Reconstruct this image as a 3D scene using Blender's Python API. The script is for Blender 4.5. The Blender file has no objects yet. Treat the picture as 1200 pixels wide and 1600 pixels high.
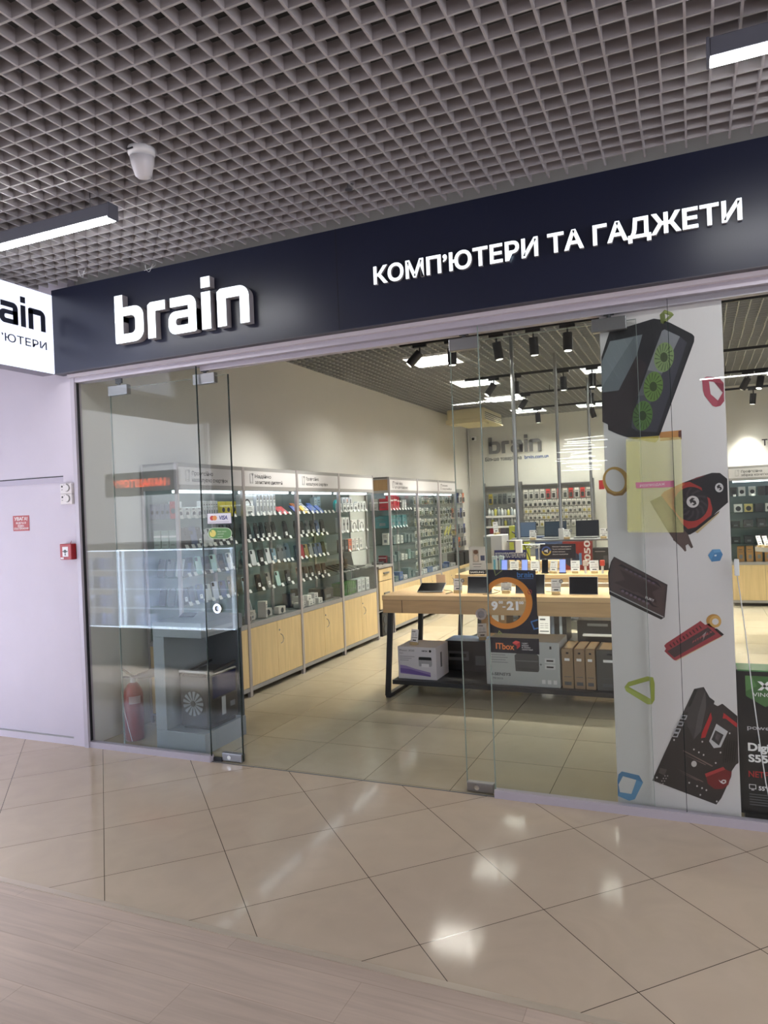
import bpy, bmesh, math, random
from mathutils import Vector, Matrix
from mathutils.geometry import tessellate_polygon, interpolate_bezier
random.seed(7)
SC = bpy.context.scene
COL = SC.collection
# ------------------------------------------------------------------ camera
H = 1.77                      # eye height
CY = -4.257                   # camera y; the shop front is the plane y = 0
cam = bpy.data.cameras.new('camera')
cam.sensor_fit = 'HORIZONTAL'; cam.sensor_width = 36.0
cam.lens = 36.0 * 1124.24 / 1200.0
cam.clip_end = 100
co = bpy.data.objects.new('camera', cam); COL.objects.link(co)
RIGHT = Vector((0.916566, 0.397879, -0.039982)); FWD = Vector((-0.398275, 0.917263, -0.002152))
RIGHT = (RIGHT - FWD * RIGHT.dot(FWD)).normalized(); FWD.normalize()
UP = RIGHT.cross(FWD)
mw = Matrix((RIGHT, UP, -FWD)).transposed().to_4x4(); mw.translation = (0, CY, H)
co.matrix_world = mw
SC.camera = co
# ------------------------------------------------------------------ light levels
W = bpy.data.worlds.new('world'); SC.world = W; W.use_nodes = True
W.node_tree.nodes['Background'].inputs[0].default_value = (0.92, 0.91, 1.0, 1)
W.node_tree.nodes['Background'].inputs[1].default_value = 2.0
TUBE = 34.0        # corridor linear lamps
PANEL = 52.0        # shop ceiling panels
SPOT = 150.0        # track spots, watts
STRIP = 2.4        # strips in the display cabinets
SC.view_settings.view_transform = 'Standard'; SC.view_settings.look = 'None'
SC.view_settings.gamma = 1.0; SC.view_settings.use_curve_mapping = False
SC.view_settings.exposure = 0.85
cy = SC.cycles
cy.max_bounces = 7; cy.diffuse_bounces = 3; cy.glossy_bounces = 4; cy.transmission_bounces = 4
cy.transparent_max_bounces = 24; cy.caustics_reflective = False; cy.caustics_refractive = False
cy.sample_clamp_indirect = 4.0; cy.use_denoising = True
# ------------------------------------------------------------------ materials
def lin(c):
    return tuple(((x / 255.0) / 12.92 if x <= 10.3 else ((x / 255.0 + 0.055) / 1.055) ** 2.4) for x in c) + (1.0,)
MATS = {}
def mat(name, rgb, rough=0.5, metal=0.0, emit=0.0, spec=0.5, noise=0.0, scale=30.0, stretch=None):
    if name in MATS: return MATS[name]
    m = bpy.data.materials.new(name); m.use_nodes = True
    nt = m.node_tree; b = nt.nodes['Principled BSDF']
    b.inputs['Base Color'].default_value = lin(rgb); b.inputs['Roughness'].default_value = rough
    b.inputs['Metallic'].default_value = metal; b.inputs['Specular IOR Level'].default_value = spec
    if emit:
        b.inputs['Emission Color'].default_value = lin(rgb); b.inputs['Emission Strength'].default_value = emit
    if noise:
        tc = nt.nodes.new('ShaderNodeTexCoord'); mp = nt.nodes.new('ShaderNodeMapping')
        if stretch: mp.inputs['Scale'].default_value = stretch
        nz = nt.nodes.new('ShaderNodeTexNoise'); nz.inputs['Scale'].default_value = scale; nz.inputs['Detail'].default_value = 4
        mr = nt.nodes.new('ShaderNodeMapRange'); mr.inputs['From Min'].default_value = 0.3; mr.inputs['From Max'].default_value = 0.7
        mr.inputs['To Min'].default_value = 1.0 - noise; mr.inputs['To Max'].default_value = 1.0 + noise
        hv = nt.nodes.new('ShaderNodeHueSaturation'); hv.inputs['Color'].default_value = lin(rgb)
        nt.links.new(tc.outputs['Object'], mp.inputs['Vector']); nt.links.new(mp.outputs['Vector'], nz.inputs['Vector'])
        nt.links.new(nz.outputs['Fac'], mr.inputs['Value']); nt.links.new(mr.outputs['Result'], hv.inputs['Value'])
        nt.links.new(hv.outputs['Color'], b.inputs['Base Color'])
    MATS[name] = m
    return m
def rgbm(c, rough=0.45):      # plain coloured print or plastic
    return mat('colour_%d_%d_%d' % tuple(c), c, rough)
def glass(name, tint, f0=0.045, rough=0.0):
    m = bpy.data.materials.new(name); m.use_nodes = True; nt = m.node_tree; nt.nodes.clear()
    out = nt.nodes.new('ShaderNodeOutputMaterial'); mix = nt.nodes.new('ShaderNodeMixShader')
    tr = nt.nodes.new('ShaderNodeBsdfTransparent'); tr.inputs[0].default_value = tint + (1,)
    gl = nt.nodes.new('ShaderNodeBsdfGlossy'); gl.inputs['Roughness'].default_value = rough
    lw = nt.nodes.new('ShaderNodeLayerWeight'); lw.inputs[0].default_value = 0.5
    p = nt.nodes.new('ShaderNodeMath'); p.operation = 'POWER'; p.inputs[1].default_value = 5
    a = nt.nodes.new('ShaderNodeMath'); a.operation = 'MULTIPLY_ADD'; a.inputs[1].default_value = 1 - f0; a.inputs[2].default_value = f0
    nt.links.new(lw.outputs['Facing'], p.inputs[0]); nt.links.new(p.outputs[0], a.inputs[0]); nt.links.new(a.outputs[0], mix.inputs[0])
    nt.links.new(tr.outputs[0], mix.inputs[1]); nt.links.new(gl.outputs[0], mix.inputs[2]); nt.links.new(mix.outputs[0], out.inputs[0])
    MATS[name] = m
    return m
def tile_mat(name, rgb, rot, size, off, rough=0.12, grout=0.0035):
    m = bpy.data.materials.new(name); m.use_nodes = True; nt = m.node_tree; N = nt.nodes; L = nt.links
    b = N['Principled BSDF']
    tc = N.new('ShaderNodeTexCoord'); mp = N.new('ShaderNodeMapping'); mp.vector_type = 'TEXTURE'
    mp.inputs['Location'].default_value = (off[0], off[1], 0); mp.inputs['Rotation'].default_value = (0, 0, rot)
    mp.inputs['Scale'].default_value = (size, size, 1)
    L.new(tc.outputs['Object'], mp.inputs['Vector'])
    sx = N.new('ShaderNodeSeparateXYZ'); L.new(mp.outputs[0], sx.inputs[0])
    masks = []
    for k in (0, 1):
        fr = N.new('ShaderNodeMath'); fr.operation = 'FRACT'; L.new(sx.outputs[k], fr.inputs[0])
        pp = N.new('ShaderNodeMath'); pp.operation = 'PINGPONG'; pp.inputs[1].default_value = 0.5; L.new(sx.outputs[k], pp.inputs[0])
        lt = N.new('ShaderNodeMath'); lt.operation = 'LESS_THAN'; lt.inputs[1].default_value = grout / size / 2; L.new(pp.outputs[0], lt.inputs[0])
        masks.append(lt)
    mx = N.new('ShaderNodeMath'); mx.operation = 'MAXIMUM'; L.new(masks[0].outputs[0], mx.inputs[0]); L.new(masks[1].outputs[0], mx.inputs[1])
    fl = N.new('ShaderNodeVectorMath'); fl.operation = 'FLOOR'; L.new(mp.outputs[0], fl.inputs[0])
    wn = N.new('ShaderNodeTexWhiteNoise'); L.new(fl.outputs[0], wn.inputs['Vector'])
    nz = N.new('ShaderNodeTexNoise'); nz.inputs['Scale'].default_value = 2.2; nz.inputs['Detail'].default_value = 7; nz.inputs['Distortion'].default_value = 1.2
    sh = N.new('ShaderNodeVectorMath'); sh.operation = 'MULTIPLY_ADD'; sh.inputs[1].default_value = (7, 7, 7)
    L.new(wn.outputs['Color'], sh.inputs[0]); L.new(mp.outputs[0], sh.inputs[2]); L.new(sh.outputs[0], nz.inputs['Vector'])
    add = N.new('ShaderNodeMath'); add.operation = 'MULTIPLY_ADD'; add.inputs[1].default_value = 0.35
    L.new(nz.outputs['Fac'], add.inputs[0])
    w2 = N.new('ShaderNodeMath'); w2.operation = 'MULTIPLY'; w2.inputs[1].default_value = 0.10; L.new(wn.outputs['Value'], w2.inputs[0])
    L.new(w2.outputs[0], add.inputs[2])
    mr = N.new('ShaderNodeMapRange'); mr.inputs['From Min'].default_value = 0.1; mr.inputs['From Max'].default_value = 0.35
    mr.inputs['To Min'].default_value = 0.93; mr.inputs['To Max'].default_value = 1.07; L.new(add.outputs[0], mr.inputs['Value'])
    hv = N.new('ShaderNodeHueSaturation'); hv.inputs['Color'].default_value = lin(rgb); L.new(mr.outputs[0], hv.inputs['Value'])
    mc = N.new('ShaderNodeMixRGB'); mc.inputs[2].default_value = lin((70, 60, 50)); L.new(mx.outputs[0], mc.inputs[0]); L.new(hv.outputs[0], mc.inputs[1])
    L.new(mc.outputs[0], b.inputs['Base Color'])
    b.inputs['Roughness'].default_value = rough; b.inputs['Specular IOR Level'].default_value = 0.15
    MATS[name] = m
    return m
def plank_mat(name, rgb, axis, length, width, contrast=0.12, rough=0.4, seam=0.002):
    """wood with its grain along one axis and plank seams"""
    m = bpy.data.materials.new(name); m.use_nodes = True; nt = m.node_tree; N = nt.nodes; L = nt.links
    b = N['Principled BSDF']; tc = N.new('ShaderNodeTexCoord'); mp = N.new('ShaderNodeMapping')
    s = [34, 34, 34]; s[axis] = 2.0
    mp.inputs['Scale'].default_value = s
    nz = N.new('ShaderNodeTexNoise'); nz.inputs['Scale'].default_value = 1.0; nz.inputs['Detail'].default_value = 6; nz.inputs['Distortion'].default_value = 0.6
    L.new(tc.outputs['Object'], mp.inputs[0]); L.new(mp.outputs[0], nz.inputs['Vector'])
    n2 = N.new('ShaderNodeTexNoise'); n2.inputs['Scale'].default_value = 2.0; L.new(tc.outputs['Object'], n2.inputs['Vector'])
    ad = N.new('ShaderNodeMath'); ad.operation = 'MULTIPLY_ADD'; ad.inputs[1].default_value = 0.6; L.new(n2.outputs['Fac'], ad.inputs[0]); L.new(nz.outputs['Fac'], ad.inputs[2])
    mr = N.new('ShaderNodeMapRange'); mr.inputs['From Min'].default_value = 0.5; mr.inputs['From Max'].default_value = 1.1
    mr.inputs['To Min'].default_value = 1 - contrast; mr.inputs['To Max'].default_value = 1 + contrast; L.new(ad.outputs[0], mr.inputs['Value'])
    hv = N.new('ShaderNodeHueSaturation'); hv.inputs['Color'].default_value = lin(rgb); L.new(mr.outputs[0], hv.inputs['Value'])
    last = hv.outputs[0]
    if length:
        br = N.new('ShaderNodeTexBrick'); br.inputs['Scale'].default_value = 1.0; br.inputs['Mortar Size'].default_value = seam
        br.inputs['Brick Width'].default_value = length; br.inputs['Row Height'].default_value = width
        br.inputs['Color1'].default_value = (0.92, 0.92, 0.92, 1); br.inputs['Color2'].default_value = (1.05, 1.05, 1.05, 1); br.inputs['Mortar'].default_value = (0.78, 0.76, 0.74, 1)
        L.new(tc.outputs['Object'], br.inputs['Vector'])
        mu = N.new('ShaderNodeMixRGB'); mu.blend_type = 'MULTIPLY'; mu.inputs[0].default_value = 1.0
        L.new(last, mu.inputs[1]); L.new(br.outputs['Color'], mu.inputs[2]); last = mu.outputs[0]
    L.new(last, b.inputs['Base Color']); b.inputs['Roughness'].default_value = rough
    MATS[name] = m
    return m
M_TILE = tile_mat('corridor_tile', (191, 174, 155), math.radians(45), 0.595, (-2.778, -0.706), 0.085)
M_STILE = tile_mat('shop_tile', (178, 169, 149), 0, 0.5945, (-1.48, 0.618), 0.10)
M_WOODFLOOR = plank_mat('vinyl_plank_floor', (190, 171, 156), 0, 1.22, 0.23, 0.16, 0.42)
M_MAPLE = plank_mat('maple_board', (202, 179, 134), 2, 0, 0, 0.15, 0.45)
M_MAPLE_X = plank_mat('maple_top', (220, 186, 138), 0, 0, 0, 0.11, 0.4)
M_APRON = plank_mat('maple_apron', (198, 164, 120), 0, 0, 0, 0.14, 0.45)
M_OAK = plank_mat('brown_board', (150, 122, 88), 2, 0, 0, 0.12, 0.5)
M_GLASS = glass('front_glass', (0.978, 0.992, 0.985), 0.026)
M_CGLASS = glass('cabinet_glass', (0.965, 0.985, 0.98), 0.03)
M_SHELF = glass('shelf_glass', (0.90, 0.97, 0.95), 0.04)
M_WALL = mat('corridor_wall_paint', (198, 191, 202), 0.75, noise=0.02, scale=3)
M_SWALL = mat('shop_wall_paint', (211, 210, 204), 0.8, noise=0.015, scale=2)
M_GRID = mat('ceiling_grid_paint', (166, 162, 164), 0.6)
M_SGRID = mat('shop_grid_paint', (146, 148, 147), 0.6)
M_PLENUM = mat('plenum_dark', (50, 47, 45), 0.9, noise=0.3, scale=1.5)
M_NAVY = mat('navy_fascia', (27, 31, 50), 0.32, noise=0.05, scale=2)
M_ALU = mat('aluminium', (176, 172, 176), 0.38, 0.55)
M_FRAME = mat('painted_frame', (176, 170, 180), 0.45, 0.1)
M_STEEL = mat('brushed_steel', (150, 150, 152), 0.32, 0.9)
M_CHROME = mat('chrome', (205, 208, 210), 0.12, 1.0)
M_GREY = mat('cabinet_grey', (150, 150, 150), 0.5, 0.2)
M_STAND = mat('stand_grey', (128, 136, 142), 0.5, noise=0.02)
M_BLACK = mat('black_plastic', (22, 23, 26), 0.4)
M_DARK = mat('dark_steel', (52, 54, 58), 0.45, 0.3)
M_WHITE = mat('white_plastic', (226, 226, 228), 0.4)
M_PAPER = mat('white_paper', (236, 236, 236), 0.8)
M_RED = mat('red_plastic', (150, 28, 34), 0.4)
M_SCREEN = mat('dark_screen', (10, 11, 14), 0.1)
M_LIT = mat('lamp_face', (255, 255, 255), 0.5, emit=TUBE)
M_PANEL = mat('panel_lamp', (255, 250, 236), 0.5, emit=PANEL)
M_CSTRIP = mat('cabinet_lamp', (240, 250, 255), 0.5, emit=STRIP)
M_LENS = mat('spot_lens', (255, 250, 235), 0.5, emit=6.0)
M_SIGNFACE = mat('sign_face', (236, 244, 250), 0.4, emit=0.62)
M_SIGNSIDE = mat('sign_side', (150, 146, 148), 0.5)
M_LIGHTBOX = mat('lightbox_face', (226, 232, 252), 0.5, emit=0.55)
M_INK = mat('black_ink', (24, 25, 32), 0.6)
M_GREYINK = mat('grey_ink', (86, 88, 92), 0.6)
M_BOARD = mat('white_vinyl', (212, 208, 208), 0.4)
# ------------------------------------------------------------------ mesh builder
class MB:
    def __init__(s): s.v = []; s.f = []; s.mi = []; s.ms = []; s.sm = []
    def m(s, mt):
        if mt not in s.ms: s.ms.append(mt)
        return s.ms.index(mt)
    def add(s, vs, fs, mt, smooth=False):
        b = len(s.v); s.v += [tuple(v) for v in vs]; k = s.m(mt)
        for f in fs: s.f.append([b + i for i in f]); s.mi.append(k); s.sm.append(smooth)
        return s
    def box(s, x0, x1, y0, y1, z0, z1, mt):
        vs = [(x, y, z) for x in (x0, x1) for y in (y0, y1) for z in (z0, z1)]
        return s.add(vs, [(0, 1, 3, 2), (4, 6, 7, 5), (0, 4, 5, 1), (2, 3, 7, 6), (0, 2, 6, 4), (1, 5, 7, 3)], mt)
    def rbox(s, x0, x1, y0, y1, z0, z1, mt, r=0.004, seg=2):
        bm = bmesh.new(); bmesh.ops.create_cube(bm, size=1)
        for v in bm.verts: v.co = ((x0 + x1) / 2 + v.co.x * (x1 - x0), (y0 + y1) / 2 + v.co.y * (y1 - y0), (z0 + z1) / 2 + v.co.z * (z1 - z0))
        bmesh.ops.bevel(bm, geom=bm.edges[:], offset=r, segments=seg, affect='EDGES', profile=0.5)
        bm.verts.index_update()
        s.add([v.co[:] for v in bm.verts], [[v.index for v in f.verts] for f in bm.faces], mt); bm.free()
        return s
    def beam(s, p, q, w, h, mt, up=(0, 0, 1)):
        p = Vector(p); q = Vector(q); d = (q - p).normalized(); u = Vector(up)
        if abs(d.dot(u)) > 0.95: u = Vector((0, 1, 0))
        a = d.cross(u).normalized() * (w / 2); b = a.cross(d).normalized() * (h / 2)
        vs = [e + sa * a + sb * b for e in (p, q) for sa in (-1, 1) for sb in (-1, 1)]
        return s.add(vs, [(0, 1, 3, 2), (4, 6, 7, 5), (0, 4, 5, 1), (2, 3, 7, 6), (0, 2, 6, 4), (1, 5, 7, 3)], mt)
    def cyl(s, p, q, r, mt, n=14, r2=None, cap=None):
        p = Vector(p); q = Vector(q); d = (q - p).normalized(); u = Vector((0, 0, 1)) if abs(d.z) < 0.9 else Vector((1, 0, 0))
        a = d.cross(u).normalized(); b = d.cross(a); r2 = r if r2 is None else r2
        c = [(math.cos(2 * math.pi * i / n), math.sin(2 * math.pi * i / n)) for i in range(n)]
        vs = [p + (a * x + b * y) * r for x, y in c] + [q + (a * x + b * y) * r2 for x, y in c]
        s.add(vs, [(i, (i + 1) % n, n + (i + 1) % n, n + i) for i in range(n)], mt, True)
        s.add(vs[:n], [list(range(n))], mt); s.add(vs[n:], [list(range(n))], cap or mt)
        return s
    def lathe(s, prof, mt, o=(0, 0, 0), n=20):
        k = len(prof); vs = []; fs = []
        for i in range(n):
            a = 2 * math.pi * i / n
            vs += [(o[0] + r * math.cos(a), o[1] + r * math.sin(a), o[2] + z) for r, z in prof]
        for i in range(n):
            for j in range(k - 1):
                fs.append((i * k + j, ((i + 1) % n) * k + j, ((i + 1) % n) * k + j + 1, i * k + j + 1))
        return s.add(vs, fs, mt, True)
    def tube(s, pts, r, mt, n=8):
        pts = [Vector(p) for p in pts]; vs = []; fs = []
        for i, p in enumerate(pts):
            d = (pts[min(i + 1, len(pts) - 1)] - pts[max(i - 1, 0)]).normalized()
            u = Vector((0, 0, 1)) if abs(d.z) < 0.9 else Vector((1, 0, 0))
            a = d.cross(u).normalized(); b = d.cross(a)
            vs += [p + (a * math.cos(2 * math.pi * k / n) + b * math.sin(2 * math.pi * k / n)) * r for k in range(n)]
        for i in range(len(pts) - 1):
            for k in range(n): fs.append((i * n + k, i * n + (k + 1) % n, (i + 1) * n + (k + 1) % n, (i + 1) * n + k))
        fs += [list(range(n)), list(range((len(pts) - 1) * n, len(pts) * n))]
        return s.add(vs, fs, mt, True)
    def shape(s, loops, mt, fr, depth=0.0, side=None):
        """flat outline with holes (loops of 2D points) in the frame fr = (origin, x axis, y axis); depth extrudes it backwards"""
        o, ax, ay = (Vector(q) for q in fr); n = ax.cross(ay).normalized()
        flat = [p for l in loops for p in l]
        tris = tessellate_polygon([[Vector((p[0], p[1], 0)) for p in l] for l in loops])
        P = [o + ax * p[0] + ay * p[1] for p in flat]
        s.add(P, [list(t) for t in tris], mt)
        if depth:
            B = [p - n * depth for p in P]; s.add(B, [list(t) for t in tris], side or mt); k = 0
            for l in loops:
                c = len(l)
                s.add(P[k:k + c] + B[k:k + c], [(i, (i + 1) % c, c + (i + 1) % c, c + i) for i in range(c)], side or mt); k += c
        return s
    def text(s, body, mt, fr, h=None, w=None, bold=0.0, depth=0.0, side=None, align='l'):
        gl, tw, th = glyphs(body, bold)
        if not gl: return s
        ky = h / 0.727 if h else w / tw
        kx = w / tw if w else ky
        dx = {'l': 0, 'c': -tw * kx / 2, 'r': -tw * kx}[align]
        for loops in gl:
            s.shape([[(p[0] * kx + dx, p[1] * ky) for p in l] for l in loops], mt, fr, depth, side)
        return s
    def build(s, name, parent=None, loc=None, rot=None):
        me = bpy.data.meshes.new(name); me.from_pydata(s.v, [], s.f)
        for mt in s.ms: me.materials.append(mt)
        me.polygons.foreach_set('material_index', s.mi); me.polygons.foreach_set('use_smooth', s.sm)
        me.update()
        o = bpy.data.objects.new(name, me); COL.objects.link(o)
        if parent is not None: o.parent = parent
        if loc is not None: o.location = loc
        if rot is not None: o.rotation_euler = rot
        return o
def area2(l): return sum(l[i - 1][0] * l[i][1] - l[i][0] * l[i - 1][1] for i in range(len(l))) / 2
def inside(p, l):
    c = False
    for i in range(len(l)):
        a, b = l[i - 1], l[i]
        if (a[1] > p[1]) != (b[1] > p[1]) and p[0] < (b[0] - a[0]) * (p[1] - a[1]) / (b[1] - a[1]) + a[0]: c = not c
    return c
_GL = {}
def glyphs(body, bold=0.0):
    """outline of a line of text as [[outer, hole, ...], ...], its width and height at font size 1"""
    if (body, bold) in _GL: return _GL[(body, bold)]
    cu = bpy.data.curves.new('lettering', 'FONT'); cu.body = body
    o = bpy.data.objects.new('lettering', cu); COL.objects.link(o)
    c2 = o.to_curve(bpy.context.evaluated_depsgraph_get())
    loops = []
    for sp in c2.splines:
        bp = sp.bezier_points; l = []
        for i in range(len(bp)):
            a, b = bp[i], bp[(i + 1) % len(bp)]
            straight = (a.handle_right - a.co).cross(b.co - a.co).length < 1e-6 and (b.handle_left - b.co).cross(b.co - a.co).length < 1e-6
            pts = [a.co, b.co] if straight else interpolate_bezier(a.co, a.handle_right, b.handle_left, b.co, 5)
            l += [(p.x, p.y) for p in pts[:-1]]
        c = []
        for p in l:
            if not c or abs(p[0] - c[-1][0]) + abs(p[1] - c[-1][1]) > 1e-5: c.append(p)
        if len(c) > 2: loops.append(c)
    o.to_curve_clear(); bpy.data.objects.remove(o); bpy.data.curves.remove(cu)
    if not loops: return [], 1, 1
    sign = 1 if area2(max(loops, key=lambda l: abs(area2(l)))) > 0 else -1
    main = [l for l in loops if area2(l) * sign > 0]
    loops = [l if area2(l) * sign > 0 or any(inside(l[0], q) for q in main) else l[::-1] for l in loops]
    if bold:
        nl = []
        for l in loops:
            q = []
            for i in range(len(l)):
                a, p, b = Vector(l[i - 1]), Vector(l[i]), Vector(l[(i + 1) % len(l)])
                n1 = Vector(((p - a).y, -(p - a).x)).normalized() * sign; n2 = Vector(((b - p).y, -(b - p).x)).normalized() * sign
                k = max(0.35, 1 + n1.dot(n2)); q.append(tuple(p + (n1 + n2) / k * bold))
            nl.append(q)
        loops = nl
    outs = [l for l in loops if area2(l) * sign > 0]; holes = [l for l in loops if area2(l) * sign <= 0]
    outs += [h_ for h_ in holes if not any(inside(h_[0], o_) for o_ in outs)]
    res = [[o_] + [h_ for h_ in holes if inside(h_[0], o_)] for o_ in outs]
    x0 = min(p[0] for l in outs for p in l); x1 = max(p[0] for l in outs for p in l)
    res = [[[(p[0] - x0, p[1]) for p in l] for l in g] for g in res]
    _GL[(body, bold)] = (res, x1 - x0, max(p[1] for l in outs for p in l))
    return _GL[(body, bold)]
# ------------------------------------------------------------------ scene graph
def tag(o, label, cat, group=None):
    if not 4 <= len(label.split()) <= 16: print('BADLABEL', len(label.split()), label)
    o['label'] = label; o['category'] = cat
    if group: o['group'] = group
    return o
def thing(name, label, cat, loc=(0, 0, 0), rz=0.0, group=None):
    o = bpy.data.objects.new(name, None); COL.objects.link(o); o.empty_display_size = 0.1
    o.location = loc; o.rotation_euler = (0, 0, rz)
    return tag(o, label, cat, group)
def struct(mb, name, **k):
    o = mb.build(name, **k); o['kind'] = 'structure'; return o
def dup(root, loc, rz=None, label=None, group=None):
    r = root.copy(); COL.objects.link(r); r.location = loc
    if rz is not None: r.rotation_euler = (0, 0, rz)
    if label: r['label'] = label
    if group: r['group'] = group
    for ch in list(root.children):
        c = ch.copy(); COL.objects.link(c); c.parent = r
        for g in ch.children:
            d = g.copy(); COL.objects.link(d); d.parent = c
    return r
ORD = 'first second third fourth fifth sixth seventh eighth ninth tenth eleventh twelfth thirteenth fourteenth fifteenth sixteenth seventeenth eighteenth nineteenth twentieth'.split()
def at(px, py, Y):
    """where a point traced in the photograph lies on a wall-parallel plane y = Y"""
    d = RIGHT * (px - 600) / 1124.24 - UP * (py - 800) / 1124.24 + FWD
    t = (Y - CY) / d.y
    return Vector((d.x * t, Y, H + d.z * t))
FRONT = lambda x, y, z: ((x, y, z), (1, 0, 0), (0, 0, 1))       # lettering that faces the corridor
AISLE = lambda x, y, z: ((x, y, z), (0, 1, 0), (0, 0, 1))       # lettering that faces +x
# ================================================================== the setting
ZC = 3.605
XW = -4.46                                                     # left wall of the shop
struct(MB().box(-10, 6, -1.731, 0.0, -0.1, 0, M_TILE), 'floor_corridor_tiles')
struct(MB().box(-10, 6, -9, -1.765, -0.1, 0, M_WOODFLOOR), 'floor_corridor_planks')
struct(MB().box(-10, 6, -1.765, -1.731, -0.1, 0.004, mat('floor_strip', (196, 182, 165), 0.35, 0.3)), 'trim_floor_strip')
struct(MB().box(XW, 6, 0.0, 10.65, -0.1, 0, M_STILE), 'floor_shop_tiles')
struct(MB().box(XW - 0.2, XW, 0.05, 10.85, 0, 4.0, M_SWALL), 'wall_shop_left')
struct(MB().box(XW, 0.45, 10.65, 10.85, 0, 4.0, M_SWALL), 'wall_shop_back')
struct(MB().box(0.45, 6, 9.05, 10.65, 0, 4.0, M_SWALL), 'wall_shop_back_right')
struct(MB().box(6, 6.2, 0.05, 9.05, 0, 4.0, M_SWALL), 'wall_shop_right')
struct(MB().box(-10, 6.2, -9, 10.85, 4.25, 4.3, M_PLENUM), 'ceiling_slab')
def grid(name, x0, x1, y0, y1, mt, cell=0.102, t=0.010, h=0.056, holes=()):
    mb = MB(); n = 6; S = cell * n
    for i in range(int(math.ceil((x1 - x0) / S))):
        for j in range(int(math.ceil((y1 - y0) / S))):
            ox = x0 + i * S; oy = y1 - (j + 1) * S
            rx, ry, rz = (random.uniform(-0.005, 0.005) for _ in range(3)); rz *= 0.5
            for k in range(n):
                xa = ox + k * cell + rx; ya = oy + k * cell + ry
                cx, cyy = ox + S / 2, oy + S / 2
                if any(a < cx < b and c < cyy < d for a, b, c, d in holes): continue
                xe = min(ox + S, x1); ys = max(oy, y0)
                if xa < x1: mb.box(xa, xa + t, ys, oy + S, ZC + rz, ZC + h + rz, mt)
                if ya > y0: mb.box(ox, xe, ya, ya + t, ZC + rz + 0.0006, ZC + h + rz, mt)
    return struct(mb, name)
grid('ceiling_corridor_grid', -9.06, 4.4, -7.2, -0.13, M_GRID)
PANELS = [(-3.40, 3.92), (-3.40, 5.70), (-3.40, 7.48), (-3.40, 9.26), (-0.95, 3.70), (-1.60, 5.80), (-1.60, 7.35), (-1.78, 9.6),
          (1.2, 2.2), (1.2, 5.0), (1.2, 7.4), (3.6, 3.6), (3.6, 6.6)]
SG = 0.612
def snap(p): return (XW + round((p[0] - XW) / SG) * SG, 10.65 - round((10.65 - p[1]) / SG) * SG)
PANELS = [snap(p) for p in PANELS]
grid('ceiling_shop_grid', XW, 6, 0.12, 10.65, M_SGRID, holes=[(x, x + SG, y, y + SG) for x, y in PANELS])
# the corridor side: plain wall left of the shop front
mb = MB().box(-10, -4.605, 0.0, 0.25, 0, 3.95, M_WALL).box(-4.605, -4.478, -0.02, 0.25, 0, 3.95, M_WALL)
struct(mb, 'wall_corridor')
mb = MB().box(-10, -4.612, -0.012, 0.0, 2.098, 2.140, mat('wall_strip', (172, 165, 180), 0.6)).box(-10, -4.61, -0.004, 0.0, 2.140, 2.149, M_INK)
struct(mb, 'trim_wall_strip')
struct(MB().box(-10, -4.608, -0.016, 0.0, 0, 0.055, M_WALL).box(-10, -4.606, -0.018, 0, 0.055, 0.062, M_GREY), 'baseboard_corridor')
# header, jamb and sills of the glass front
mb = MB().box(-4.478, 6, -0.062, 0.06, 2.905, 2.934, mat('header_lip', (208, 200, 206), 0.5)).box(-4.44, 6, -0.03, 0.06, 2.868, 2.905, M_FRAME)
mb.box(-3.27, 6, 0.022, 0.075, 2.835, 2.868, M_FRAME)
struct(mb, 'trim_header')
struct(MB().box(-4.478, -4.438, -0.035, 0.035, 0, 2.905, M_FRAME).box(-4.440, -4.434, -0.012, 0.012, 0.05, 2.87, M_INK), 'trim_jamb')
struct(MB().box(-4.44, -3.285, -0.022, 0.022, 0, 0.046, M_FRAME), 'trim_sill_left')
struct(MB().box(-1.185, 6, -0.022, 0.022, 0, 0.05, M_FRAME), 'trim_sill_right')
struct(MB().box(-3.285, -1.185, -0.006, 0.006, 0.0, 0.0015, M_GREYINK), 'trim_threshold')
struct(MB().box(XW, 6, 0.06, 0.30, 2.95, 4.0, M_SWALL), 'wall_above_header')
EDGE = mat('glass_edge', (28, 42, 40), 0.2)
EDGE2 = mat('glass_edge_pale', (132, 146, 140), 0.25)
def pane(name, x0, x1, z0, z1, y=0.0, edges=(), em=None, ew=0.0025):
    mb = MB().box(x0, x1, y - 0.005, y + 0.005, z0, z1, M_GLASS)
    for x in edges: mb.box(x - ew, x + ew, y - 0.0055, y + 0.0055, z0, z1, em or EDGE)
    return struct(mb, name)
pane('window_1', -4.44, -3.287, 0.04, 2.875, edges=(-3.287,))
pane('window_2', -1.183, -0.112, 0.045, 2.875, edges=(-1.1815,), em=EDGE2)
pane('window_3', -0.108, 1.9, 0.045, 2.875, edges=(-0.1075,), ew=0.0014)
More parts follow.
